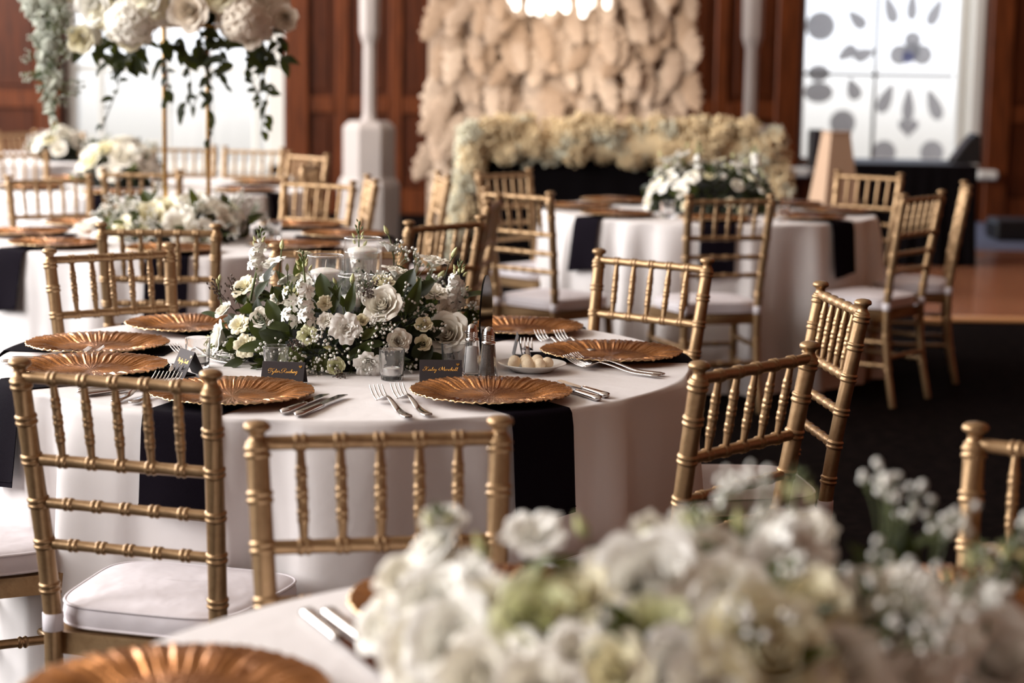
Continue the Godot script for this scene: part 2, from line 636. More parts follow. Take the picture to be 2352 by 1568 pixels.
	f.box(Vector3((w2a + w2b) / 2, w2s + 0.04, gz), Vector3(w2b - w2a, 0.08, 0.1), 0.01)
	f.box(Vector3((w2a + w2b) / 2, wy - 0.04, gz), Vector3(w2b - w2a, 0.08, 0.1), 0.01)
	var window2 := struct("window_2", f.mesh(), M.white_paint)
	var mx: float = on_z(2010, 170, gz).x
	var my: float = on_z(2010, 172, gz).y
	var s2 := MB.new()
	s2.box(Vector3(mx, (w2s + wy) / 2, gz), Vector3(0.028, wy - w2s - 0.16, 0.03), 0.006)
	part("lead_upright", s2.mesh(), M.lead, window2)
	var bars: Array = [my, my + 0.86, my + 1.72, my + 2.4]
	for y in bars:
		var s := MB.new()
		s.box(Vector3((w2a + gb) / 2, y, gz), Vector3(gb - w2a - 0.06, 0.028, 0.03), 0.006)
		part("lead_crossbar", s.mesh(), M.lead, window2)
	var xs2 := [w2a + 0.06, mx, gb]
	var ys2: Array = [w2s + 0.08] + bars + [wy - 0.08]
	for a in 2:
		for c in ys2.size() - 1:
			var s := MB.new()
			s.box(Vector3((xs2[a] + xs2[a + 1]) / 2, (ys2[c] + ys2[c + 1]) / 2, gz - 0.004), Vector3(xs2[a + 1] - xs2[a] - 0.02, ys2[c + 1] - ys2[c] - 0.02, 0.005), 0.001)
			part("pane", s.mesh(), M.pane, window2)
	etched(window2, gz + 0.004)
	for e in [[w2a - 0.05, 0.26], [w2b + 0.02, 0.20]]:
		var s := MB.new()
		s.box(Vector3(e[0], w2s - 0.04, BACK + 0.09), Vector3(e[1], 0.085, 0.22), 0.02)
		part("sill_end", s.mesh(), M.white_paint, window2)
	var s3 := MB.new()
	s3.box(Vector3((w2a + w2b) / 2, w2s - 0.03, BACK - 0.14), Vector3(w2b - w2a, 0.05, 0.3), 0.01)
	part("sill", s3.mesh(), M.white_paint, window2)
	# glazing of the left wall (out of the picture, lets the daylight in)
	for k in LEFT_WINDOWS.size():
		var fr := MB.new()
		var z: float = LEFT_WINDOWS[k]
		for dz in [-1.37, 1.37]:
			fr.box(Vector3(LEFT - 0.12, 4.25, z + dz), Vector3(0.08, 5.5, 0.06), 0.01)
		for y in [1.53, 6.97]:
			fr.box(Vector3(LEFT - 0.12, y, z), Vector3(0.08, 0.06, 2.8), 0.01)
		var w := struct("window_%d" % (k + 3), fr.mesh(), M.white_paint)
		var g := MB.new()
		g.box(Vector3(LEFT - 0.12, 4.25, z), Vector3(0.006, 5.38, 2.68), 0.001)
		part("pane", g.mesh(), M.pane, w)
	# polished dance floor
	var d := thing("dance_floor", "glossy brown wooden dance floor with a pale edge strip on dark carpet", "dance floor", Vector3.ZERO)
	var p0 := on_y(2250, 735, 0.0)
	var df := MB.new()
	df.box(Vector3(4.3, 0.012, (p0.z - 15.2) / 2), Vector3(3.9, 0.024, 15.2 + p0.z), 0.004)
	part("boards", df.mesh(), M.dance, d)
	df = MB.new()
	df.box(Vector3(4.3, 0.012, p0.z + 0.06), Vector3(3.9, 0.026, 0.12), 0.008)
	part("edge_strip", df.mesh(), M.dance_edge, d)
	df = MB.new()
	df.box(Vector3(4.3, 0.008, (-15.2 + BACK) / 2 + 0.05), Vector3(3.9, 0.016, -15.2 - BACK - 0.1), 0.003)  # added slab: its colour stands in for window glare on the polished floor
	solo("blue_glare", df.mesh(), M.blue_glare, "grey-blue slab painted as window glare between the dance floor and the panelled back wall", "carpet")

# pieces of etched glass laid on the leaded panes, as seen in the photograph
func etched(w: Node, z: float) -> void:
	var disc := func(px: float, py: float, r: float, ry := 0.0) -> void:
		var c := on_z(px, py, z)
		var o := PackedVector2Array()
		for k in 20:
			var a := TAU * k / 20
			o.append(Vector2(c.x + cos(a) * r * 0.0041, c.y + sin(a) * (ry if ry > 0.0 else r) * 0.0041))
		var b := MB.new()
		b.prism(o, z, z + 0.004)
		part("etched_piece", b.mesh(), M.etched, w)
	var drop := func(px: float, py: float, ang: float, l: float, wd: float) -> void:
		var c := on_z(px, py, z)
		var o := PackedVector2Array()
		for k in 16:
			var a := TAU * k / 16
			var p := Vector2(cos(a) * wd * (1.0 - 0.45 * sin(a)), sin(a) * l) * 0.0041
			o.append(Vector2(c.x, c.y) + p.rotated(ang))
		var b := MB.new()
		b.prism(o, z, z + 0.004)
		part("etched_piece", b.mesh(), M.etched, w)
	disc.call(1885, 60, 34); disc.call(1880, 212, 34, 24); disc.call(1935, 282, 30); disc.call(2030, 350, 28); disc.call(2140, 350, 28)
	disc.call(1880, 168, 26, 20)
	drop.call(1968, 45, 0.8, 28, 15); drop.call(1945, 122, 2.2, 26, 15); drop.call(1985, 125, -1.2, 26, 15)
	drop.call(1960, 205, 0.4, 26, 16)
	drop.call(2045, 22, 0.35, 34, 14); drop.call(2095, 14, 0.0, 34, 12); drop.call(2148, 28, -0.4, 34, 14)
	drop.call(2035, 226, -0.4, 36, 15); drop.call(2086, 240, 0.0, 40, 13); drop.call(2145, 240, 0.4, 38, 15)
	# trefoil and heart
	for q in [[2096, 92, 20], [2066, 126, 24], [2118, 126, 24], [2093, 118, 20]]:
		disc.call(q[0], q[1], q[2])
	var c0 := on_z(2086, 132, z + 0.004)
	var o0 := PackedVector2Array()
	for k in 12: o0.append(Vector2(c0.x + cos(TAU * k / 12) * 0.06, c0.y + sin(TAU * k / 12) * 0.06))
	var b0 := MB.new()
	b0.prism(o0, z + 0.004, z + 0.008)
	part("etched_piece", b0.mesh(), M.etched_blue, w)
	var h := on_z(2086, 292, z)
	var oh := PackedVector2Array()
	for k in 24:
		var a := TAU * k / 24
		oh.append(Vector2(h.x, h.y) + Vector2(16.0 * pow(sin(a), 3), 13 * cos(a) - 5 * cos(2 * a) - 2 * cos(3 * a) - cos(4 * a)) * 0.0062)
	var bh := MB.new()
	bh.prism(oh, z, z + 0.004)
	part("etched_piece", bh.mesh(), M.etched, w)

# ---------------------------------------------------------------- chairs
func turned(pts: Array, base: Array, rings: Array, bulge := 0.0032) -> Array:
	# resamples a line and adds double turned rings at the given distances along it; returns [points, radii]
	var total := 0.0
	var acc := [0.0]
	for k in pts.size() - 1:
		total += (pts[k + 1] - pts[k]).length()
		acc.append(total)
	var s := []
	for k in 13: s.append(total * k / 12.0)
	for r in rings:
		for o in [-0.0105, -0.0096, -0.0075, -0.0052, -0.003, 0.0, 0.003, 0.0052, 0.0075, 0.0096, 0.0105]:
			var x: float = r + o
			if x > 0.0 and x < total: s.append(x)
	s.sort()
	var P := []
	var R := []
	for x in s:
		var k := 0
		while k < acc.size() - 2 and acc[k + 1] < x: k += 1
		var t: float = (x - acc[k]) / (acc[k + 1] - acc[k])
		P.append(pts[k].lerp(pts[k + 1], t))
		var rad: float = lerpf(base[k], base[k + 1], t)
		for r in rings:
			var dd := absf(absf(x - r) - 0.0052)
			if absf(x - r) > 0.0007 and dd < 0.0046:
				rad += bulge * sqrt(maxf(0.0, 1.0 - pow(dd / 0.0046, 2)))
		R.append(rad)
	return [P, R]

func post_at(y: float, side: float) -> Vector3:
	var ys := [0.0, 0.15, 0.30, 0.45, 0.60, 0.75, 0.92]
	var hx := [0.168, 0.163, 0.160, 0.161, 0.167, 0.1745, 0.181]
	var hz := [-0.020, -0.052, -0.070, -0.070, -0.052, -0.028, 0.0]
	var k := 0
	while k < 5 and ys[k + 1] < y: k += 1
	var t: float = (y - ys[k]) / (ys[k + 1] - ys[k])
	return Vector3(side * lerpf(hx[k], hx[k + 1], t), y, lerpf(hz[k], hz[k + 1], t))

func make_chair() -> Node3D:
	var c := thing("dining_chair", "gold chair", "chair")
	var rails := [0.885, 0.735, 0.655, 0.578]
	for sd in [-1.0, 1.0]:
		var pts := []
		var y := 0.0
		while y < 0.886:
			pts.append(post_at(y, sd)); y += 0.0295
		pts.append(post_at(0.888, sd))
		var rr := []
		for k in pts.size(): rr.append(0.0155 + 0.0012 * minf(1.0, pts[k].y / 0.4))
		var rings := []
		for ry in [0.16, 0.305, 0.495, 0.578, 0.655, 0.735, 0.807, 0.872]:
			rings.append(ry * 1.012)
		var tr := turned(pts, rr, rings)
		var b := MB.new()
		b.tube(tr[0], tr[1], 14)
		var post := part("back_post", b.mesh(), M.gold, c)
		b = MB.new()
		b.lathe([Vector2(0.0155, 0), Vector2(0.0120, 0.006), Vector2(0.0108, 0.012), Vector2(0.0135, 0.0165), Vector2(0.0192, 0.0195), Vector2(0.0202, 0.0235), Vector2(0.0190, 0.0275), Vector2(0.0145, 0.0310), Vector2(0.006, 0.0330), Vector2(0.0, 0.0333)], 16)
		part("finial", b.mesh(), M.gold, post, Transform3D(Basis(), post_at(0.886, sd)))
		# cushion strap
		b = MB.new()
		b.tube([post_at(0.415, sd), post_at(0.447, sd)], [0.0188, 0.0188], 14)
		part("cushion_strap", b.mesh(), M.cushion, c)
		# front leg
		b = MB.new()
		var fl := [Vector3(sd * 0.197, 0.0, -0.420), Vector3(sd * 0.192, 0.2, -0.405), Vector3(sd * 0.186, 0.395, -0.385)]
		tr = turned(fl, [0.0135, 0.0165, 0.0165], [0.12, 0.2, 0.29, 0.37])
		b.tube(tr[0], tr[1], 12)
		part("front_leg", b.mesh(), M.gold, c)
		for ys in [0.175, 0.275]:
			b = MB.new()
			var A: Vector3 = fl[1] + Vector3(0, ys - 0.2, 0)
			var B: Vector3 = post_at(ys, sd)
			tr = turned([A, B], [0.0095, 0.0095], [0.09, 0.19, 0.29])
			b.tube(tr[0], tr[1], 9)
			part("side_stretcher", b.mesh(), M.gold, c)
	for k in rails.size():
		var A: Vector3 = post_at(rails[k], -1)
		var B: Vector3 = post_at(rails[k], 1)
		var L := (B - A).length()
		var rings := []
		for j in 5: rings.append(L * (0.5 + (j - 2) * 0.163))
		var tr := turned([A, B], [0.0108, 0.0108] if k < 2 else [0.0098, 0.0098], rings, 0.0026)
		var b := MB.new()
		b.tube(tr[0], tr[1], 11)
		part(["top_rail", "spindle_rail", "back_rail", "back_rail"][k], b.mesh(), M.gold, c)
	for j in 5:
		var A: Vector3 = post_at(rails[1], -1).lerp(post_at(rails[1], 1), 0.5 + (j - 2) * 0.163)
		var B: Vector3 = post_at(rails[0], -1).lerp(post_at(rails[0], 1), 0.5 + (j - 2) * 0.163)
		var L := (B - A).length()
		var pts := []
		for q in [0.0, 0.2, 0.3, 0.5, 0.7, 0.8, 1.0]: pts.append(A.lerp(B, q))
		var tr := turned(pts, [0.0056, 0.0074, 0.0082, 0.0084, 0.0082, 0.0074, 0.0056], [L * 0.29, L * 0.5, L * 0.71], 0.0012)
		var b := MB.new()
		b.tube(tr[0], tr[1], 9)
		part("spindle", b.mesh(), M.gold, c)
	for ys in [0.14, 0.24]:
		var b := MB.new()
		var tr := turned([Vector3(-0.193, ys, -0.408), Vector3(0.193, ys, -0.408)], [0.0095, 0.0095], [0.08, 0.19, 0.3])
		b.tube(tr[0], tr[1], 9)
		part("front_stretcher", b.mesh(), M.gold, c)
	var b2 := MB.new()
	var tr2 := turned([post_at(0.21, -1), post_at(0.21, 1)], [0.0095, 0.0095], [0.08, 0.16, 0.24])
	b2.tube(tr2[0], tr2[1], 9)
	part("rear_stretcher", b2.mesh(), M.gold, c)
	# seat frame: a trapezium with rounded edges
	var o := PackedVector2Array([Vector2(-0.166, 0.070), Vector2(0.166, 0.070), Vector2(0.206, 0.402), Vector2(0.196, 0.412), Vector2(-0.196, 0.412), Vector2(-0.206, 0.402)])
	var b3 := MB.new()
	b3.prism(o, 0.372, 0.412, Transform3D(Basis(Vector3(1, 0, 0), Vector3(0, 0, -1), Vector3(0, 1, 0)), Vector3.ZERO))
	part("seat_frame", b3.mesh(), M.gold, c)
	# cushion
	var shape := func(u: float, inset: float, y: float) -> Vector3:
		var a := u * TAU
		var ca := cos(a)
		var sa := sin(a)
		var px := signf(ca) * pow(absf(ca), 0.42)
		var pz := signf(sa) * pow(absf(sa), 0.42)
		var w := 0.172 + 0.03 * (0.5 - pz * 0.5) - inset
		return Vector3(px * w, y - 0.02, -0.245 + pz * (0.168 - inset))
	var prof := [[0.1675, 0.434], [0.02, 0.434], [0.004, 0.437], [0.0, 0.444], [-0.002, 0.458], [0.0, 0.472], [0.005, 0.479], [0.02, 0.484], [0.06, 0.490], [0.12, 0.494], [0.1675, 0.495]]
	var b4 := MB.new()
	b4.grid(56, prof.size() - 1, func(u, v):
		var k := int(round(v * (prof.size() - 1)))
		return shape.call(u, prof[k][0], prof[k][1]), true)
	b4.orient(0)
	var cu := part("cushion", b4.mesh(), M.cushion, c)
	for yy in [0.440, 0.477]:
		var b5 := MB.new()
		b5.grid(56, 6, func(u, v):
			var cc: Vector3 = shape.call(u, 0.001, yy)
			var out := Vector3(cc.x, 0, cc.z + 0.245).normalized()
			return cc + (out * cos(v * TAU) + Vector3.UP * sin(v * TAU)) * 0.0032, true)
		part("piping", b5.mesh(), M.cushion, cu)
	return c

func chair(x: float, z: float, yaw_deg: float, faces_us: bool, label: String, group := "") -> void:
	# x, z: middle between the finials; yaw: heading of the back rail from picture left to right
	var a := -deg_to_rad(yaw_deg) + (PI if faces_us else 0.0)
	var t := Transform3D(Basis(Vector3.UP, a), Vector3(x, 0, z))
	if not K.has("chair"):
		K.chair = make_chair()
		K.chair.transform = t
		meta(K.chair, label, "chair", group)
	else:
		copy(K.chair, "dining_chair", label, t, group)

# ---------------------------------------------------------------- table furnishings
func tablecloth(cx: float, cz: float, R: float, seed_: int, label: String, napkins := []) -> void:
	var r := RandomNumberGenerator.new()
	r.seed = seed_
	var ph := []
	for k in 6: ph.append(r.randf() * TAU)
	var b := MB.new()
	var nt := 360
	b.grid(nt, 8, func(u, v):
		var a: float = u * TAU
		return Vector3(cos(a) * (R - 0.012) * v, TT, sin(a) * (R - 0.012) * v), true)
	var s0 := b.v.size() - nt
	# rounded edge and hanging folds
	var rows := [0.0, 0.012, 0.03, 0.06, 0.10, 0.15, 0.20, 0.26, 0.32, 0.38, 0.44, 0.50, 0.56, 0.62, 0.68, 0.744]
	for k in rows.size():
		var d: float = rows[k]
		for j in nt:
			var a := TAU * j / nt
			var amp := 0.092 * pow(d / 0.744, 0.5)
			var f := sin(a * 11 + ph[0] + 0.9 * sin(a * 2 + ph[1])) * 0.42 + sin(a * 17 + ph[2] + 0.8 * sin(a * 3 + ph[3])) * 0.36 + sin(a * 29 + ph[4]) * 0.16
			f = signf(f) * pow(absf(f), 0.75)
			var free := 1.0      # the folds lie flat under a napkin
			for q in napkins:
				free = minf(free, smoothstep(0.11, 0.18, absf(angle_difference(a, deg_to_rad(q)))))
			var rad := R + 0.012 * minf(1.0, d / 0.1) + amp * lerpf(-0.2, f - 0.15, free) + 0.035 * pow(d / 0.744, 1.2)
			if k == 0: rad = R - 0.0035
			b.v.append(Vector3(cos(a) * rad, TT - (d if k > 0 else 0.0035), sin(a) * rad))
		for j in nt:
			var p := s0 + (k) * nt + j
			var q := s0 + (k) * nt + (j + 1) % nt
			b.quad(p, q, q + nt, p + nt)
	solo("tablecloth", b.mesh(), M.cloth, label, "tablecloth", yturn(Vector3(cx, 0, cz)))

func make_charger_mesh(seed_: int) -> Array:
	var r := RandomNumberGenerator.new()
	r.seed = seed_
	var n := FastNoiseLite.new()
	n.seed = seed_
	n.frequency = 1.0
	n.fractal_octaves = 3
	var R := 0.166
	var edge := func(a: float) -> float:
		return R * (1.0 + 0.018 * n.get_noise_2d(cos(a) * 3.0, sin(a) * 3.0) + 0.016 * n.get_noise_2d(cos(a) * 9.0, sin(a) * 9.0 + 7.0) + 0.009 * (absf(sin(a * 13.5 + 3.5 * n.get_noise_2d(cos(a) * 3.0, sin(a) * 3.0 + 9.0))) - 0.5))
	var height := func(a: float, t: float) -> float:
		var h := 0.003 + 0.0125 * smoothstep(0.55, 0.84, t) + 0.0015 * maxf(0.0, (t - 0.84) / 0.16)
		var wob := 2.2 * n.get_noise_2d(cos(a) * 1.5 + 5.0, sin(a) * 1.5)
		var ribs := sin(a * 58.0 + wob * 2.4 + t * 2.5) * (0.75 + 0.9 * n.get_noise_2d(cos(a) * 5.0, sin(a) * 5.0 + 20.0)) + 0.55 * sin(a * 101.0 + wob * 4.0 - t * 3.0)
		h += 0.0019 * ribs * smoothstep(0.42, 0.68, t) * (1.0 - 0.45 * smoothstep(0.86, 1.0, t))
		h += 0.0005 * sin(a * 40.0 + wob) * smoothstep(0.08, 0.2, t) * (1.0 - smoothstep(0.45, 0.6, t))
		h += 0.0009 * n.get_noise_2d(cos(a) * t * 22.0, sin(a) * t * 22.0)
		h += 0.0016 * n.get_noise_2d(cos(a) * 6.0, sin(a) * 6.0 + 3.0) * smoothstep(0.8, 1.0, t)
		return h
	var nt := 420
	var b := MB.new()
	var ts := [0.0, 0.06, 0.12, 0.2, 0.28, 0.36, 0.44, 0.5, 0.55, 0.6, 0.64, 0.68, 0.72, 0.76, 0.8, 0.84, 0.88, 0.92, 0.96, 1.0]
	b.grid(nt, ts.size() - 1, func(u, v):
		var a: float = u * TAU
		var t: float = ts[int(round(v * (ts.size() - 1)))]
		var e: float = edge.call(a)
		return Vector3(cos(a) * e * t, height.call(a, t), sin(a) * e * t), true)
	# outer underside
	var us := [1.0, 0.9, 0.75, 0.6, 0.55]
	var b2 := MB.new()
	b2.grid(nt, us.size() - 1, func(u, v):
		var a: float = u * TAU
		var t: float = us[int(round(v * (us.size() - 1)))]
		var e: float = edge.call(a)
		var y: float = maxf(0.0, height.call(a, t) - 0.0042) if t < 1.0 else height.call(a, t) - 0.003
		if t < 0.62: y = 0.0
		return Vector3(cos(a) * e * t, y, sin(a) * e * t), true)
	b.add(b2, Transform3D())
	# worn bright rim
	var b3 := MB.new()
	b3.grid(nt, 6, func(u, v):
		var a: float = u * TAU
		var e: float = edge.call(a)
		var rr := 0.0011 + 0.0007 * n.get_noise_2d(cos(a) * 9.0, sin(a) * 9.0)
		return Vector3(cos(a) * (e + cos(v * TAU) * rr), height.call(a, 1.0) - 0.0015 + sin(v * TAU) * rr * 1.2, sin(a) * (e + cos(v * TAU) * rr)), true)
	return [b.mesh(), b3.mesh()]

func charger(at: Vector3, turn: float, label: String, group := "") -> void:
	if not K.has("charger"):
		K.charger = [make_charger_mesh(3), make_charger_mesh(11)]
	var k: Array = K.charger[rng.randi() % 2]
	var o := thing("charger_plate", label, "charger plate", at, turn, group)
	part("dish", k[0], M.charger, o)
	part("rim", k[1], M.charger_edge, o)

func napkin(c: Vector2, R: float, ang: float, width: float, hang: float, skew: float, label: String, group := "", r0 := 0.42) -> void:
	# a folded napkin from under the plate over the table edge; ang in degrees from +x towards +z
	var b := MB.new()
	var path := []
	var k := r0
	while k < R - 0.012:
		path.append(Vector2(k, TT + 0.0012)); k += 0.03
	path.append(Vector2(R - 0.006, TT + 0.0014))
	path.append(Vector2(R + 0.004, TT + 0.001))
	path.append(Vector2(R + 0.0115, TT - 0.006))
	for q in 9:
		var f := (q + 1) / 9.0
		path.append(Vector2(R + 0.0165 + 0.024 * f, TT - 0.012 - (hang - 0.012) * f))
	var n := path.size()
	var seed_ := ang * 0.13
	var top := func(u: float, v: float, off: float) -> Vector3:
		var p: Vector2 = path[int(round(v * (n - 1)))]
		var x := (u - 0.5) * width
		var hangf := clampf((TT - p.y) / hang, 0.0, 1.0)
		var rr := p.x
		if p.x > R - 0.2:   # follow the round edge
			rr -= (R - sqrt(maxf(0.01, R * R - x * x))) * smoothstep(R - 0.2, R - 0.01, p.x)
		rr += hangf * 0.006 * sin(x * 30.0 + seed_) + off * (1.0 if hangf > 0.02 else 0.0)
		return Vector3(rr, p.y + (off if hangf <= 0.02 else 0.0) - hangf * skew * (u - 0.5) * 0.10, x + hangf * skew * 0.03)
	var body := MB.new()
	body.grid(10, n - 1, func(u, v): return top.call(u, v, 0.0018))
	body.grid(10, n - 1, func(u, v): return top.call(1.0 - u, v, 0.0))
	# close the sides
	body.grid(1, n - 1, func(u, v): return top.call(0.0, v, 0.0018 * u))
	body.grid(1, n - 1, func(u, v): return top.call(1.0, v, 0.0018 * (1.0 - u)))
	body.grid(10, 1, func(u, v): return top.call(u, 1.0, 0.0018 * (1.0 - v)))
	var o := thing("napkin", label, "napkin", Vector3(c.x, 0, c.y), -deg_to_rad(ang), group)
	part("fold", body.mesh(), M.napkin, o)
	var hem := MB.new()
	var hp := []
	for q in 11: hp.append(top.call(q / 10.0, 1.0, 0.002) + Vector3(0, 0.012, 0))
	hem.tube(hp, [0.0012], 5)
	part("hem", hem.mesh(), M.napkin, o)

func fork_meshes() -> Array:
	var hd := MB.new()
	# handle, z from 0 (end) to -0.12 (neck)
	var hp := []
	var hr := []
	for k in 15:
		var t := k / 14.0
		hp.append(Vector3(0, 0.0045 + 0.012 * smoothstep(0.35, 1.0, t), -0.128 * t))
		hr.append(lerpf(0.0105, 0.0030, pow(t, 0.65)) * (0.35 + 0.65 * smoothstep(-0.06, 0.08, t)))
	hd.tube(hp, hr, 12, Vector3.RIGHT, 0.32)
	var te := MB.new()
	var palm := []
	var pr := []
	for k in 9:
		var t := k / 8.0
		palm.append(Vector3(0, 0.0165 - 0.0105 * smoothstep(0.0, 1.0, t), -0.124 - 0.030 * t))
		pr.append(lerpf(0.0032, 0.0122, smoothstep(0.15, 0.8, t)))
	te.tube(palm, pr, 12, Vector3.RIGHT, 0.16)
	for j in 4:
		var x := (j - 1.5) * 0.0066
		var tp := []
		var trr := []
		for k in 9:
			var t := k / 8.0
			tp.append(Vector3(x, 0.006 + 0.0175 * t * t, -0.150 - 0.050 * t))
			trr.append(lerpf(0.0019, 0.0008, t * t))
		te.tube(tp, trr, 7, Vector3.RIGHT, 0.8)
	return [hd.mesh(), te.mesh()]

func fork(tip: Vector3, tail: Vector3, label: String, y0 := TT + 0.001) -> void:
	if not K.has("fork"): K.fork = fork_meshes()
	var d := tip - tail
	d.y = 0
	var o := thing("fork", label, "fork", Vector3(tail.x, y0, tail.z), atan2(-d.x, -d.z), "")
	var ls := clampf(d.length() / 0.2, 1.0, 1.24)
	o.scale = Vector3(1.32, 1.2, ls)
	if d.length() < 0.2:      # the picture hides the handle: keep the tines where they are
		o.position = Vector3(tip.x, y0, tip.z) - d.normalized() * 0.2
	part("handle", K.fork[0], M.steel, o)
	part("tines", K.fork[1], M.steel, o)

func knife(tip: Vector3, tail: Vector3, label: String, y0 := TT + 0.001) -> void:
	if not K.has("knife"):
		var h := MB.new()
		var hp := []
		var hr := []
		for k in 13:
			var t := k / 12.0
			hp.append(Vector3(0, 0.0052, -0.105 * t))
			hr.append(0.0088 * sqrt(clampf(1.0 - pow(1.0 - minf(1.0, t / 0.10), 2), 0.05, 1.0)) * lerpf(1.0, 0.72, t))
		h.tube(hp, hr, 12, Vector3.RIGHT, 0.62)
		var bl := MB.new()
		var o := PackedVector2Array()
		for k in 11: o.append(Vector2(-0.0045 - 0.0048 * sin(PI * (0.12 + 0.5 * k / 10.0)), 0.100 + 0.105 * k / 10.0))
		for k in 6: o.append(Vector2(-0.0085 + 0.0125 * (k + 1) / 6.0, 0.205 + 0.012 * sin(PI * 0.5 * (k + 1) / 6.0)))
		o.append(Vector2(0.0045, 0.200)); o.append(Vector2(0.0045, 0.100))
		bl.prism(o, 0.0038, 0.0056, Transform3D(Basis(Vector3(1, 0, 0), Vector3(0, 0, -1), Vector3(0, 1, 0)), Vector3.ZERO))
		K.knife = [h.mesh(), bl.mesh()]
	var d := tip - tail
	d.y = 0
	var n := thing("knife", label, "knife", Vector3(tail.x, y0, tail.z), atan2(-d.x, -d.z), "")
	n.scale = Vector3(1.3, 1.25, clampf(d.length() / 0.217, 0.95, 1.2))
	part("handle", K.knife[0], M.steel, n)
	part("blade", K.knife[1], M.steel, n)

func votive(at: Vector3, lit: bool, label: String, r := 0.0285, h := 0.068) -> Node3D:
	var o := thing("votive_glass", label, "candle holder", at)
	var b := MB.new()
	b.lathe([Vector2(0.0, 0.0), Vector2(r * 0.80, 0.0), Vector2(r * 0.86, 0.002), Vector2(r * 0.90, 0.012), Vector2(r, h - 0.001), Vector2(r - 0.0008, h), Vector2(r - 0.0022, h - 0.0008), Vector2(r * 0.90 - 0.0035, 0.014), Vector2(r * 0.82 - 0.004, 0.010), Vector2(0.0, 0.009)], 40)
	part("glass", b.mesh(), M.glass_solid, o)
	if lit:
		b = MB.new()
		b.lathe([Vector2(0.0, 0.0), Vector2(0.0185, 0.0), Vector2(0.0195, 0.0012), Vector2(0.0195, 0.0155), Vector2(0.0190, 0.0163), Vector2(0.0184, 0.0155), Vector2(0.0184, 0.0145)], 28, Vector3(0, 0.0098, 0))
		part("tin_cup", b.mesh(), M.tin, o)
		b = MB.new()
		b.lathe([Vector2(0.0183, 0.003), Vector2(0.0183, 0.0148), Vector2(0.012, 0.0155), Vector2(0.0, 0.0158)], 24, Vector3(0, 0.0098, 0))
		var w := part("wax", b.mesh(), M.wax, o)
		b = MB.new()
		b.tube([Vector3(0, 0.025, 0), Vector3(0.0004, 0.0315, 0)], [0.0008, 0.0006], 6)
		part("wick", b.mesh(), M.wick, w)
	return o

func cylinder_vase(at: Vector3, r: float, h: float, water: float, label: String) -> void:
	var o := thing("cylinder_vase", label, "candle vase", at)
	var b := MB.new()
	b.lathe([Vector2(0, 0), Vector2(r - 0.002, 0), Vector2(r, 0.002), Vector2(r, h - 0.001), Vector2(r - 0.0015, h), Vector2(r - 0.003, h - 0.001), Vector2(r - 0.003, 0.009), Vector2(r - 0.006, 0.006), Vector2(0, 0.006)], 48)
	part("glass", b.mesh(), M.glass, o)
	for q in [["rim", h - 0.001, 0.0017], ["water_line", water, 0.0012], ["thick_base", 0.003, 0.003]]:
		b = MB.new()
		b.grid(56, 8, func(u, v): return Vector3(cos(u * TAU) * (r - 0.0016 + cos(v * TAU) * q[2]), q[1] + sin(v * TAU) * q[2], sin(u * TAU) * (r - 0.0016 + cos(v * TAU) * q[2])), true)
		b.orient(0)
		part(q[0], b.mesh(), M.glass_solid, o)
	b = MB.new()
	b.lathe([Vector2(0, 0.0065), Vector2(r - 0.0075, 0.0065), Vector2(r - 0.0034, 0.0100), Vector2(r - 0.0034, water), Vector2(0, water)], 48)
	part("water", b.mesh(), M.water, o)
	b = MB.new()
	var cr := r * 0.80
	b.lathe([Vector2(0, -0.018), Vector2(cr * 0.78, -0.018), Vector2(cr * 0.92, -0.012), Vector2(cr, 0.0), Vector2(cr * 1.0, 0.0035), Vector2(cr * 0.93, 0.0058), Vector2(cr * 0.5, 0.0105), Vector2(0, 0.0125)], 32, Vector3(0, water + 0.001, 0))
	var w := part("floating_candle", b.mesh(), M.wax, o)
	b = MB.new()
	b.tube([Vector3(0, water + 0.012, 0), Vector3(0.001, water + 0.022, 0), Vector3(0.0025, water + 0.031, 0)], [0.0011, 0.001, 0.0007], 6)
	part("wick", b.mesh(), M.wick, w)

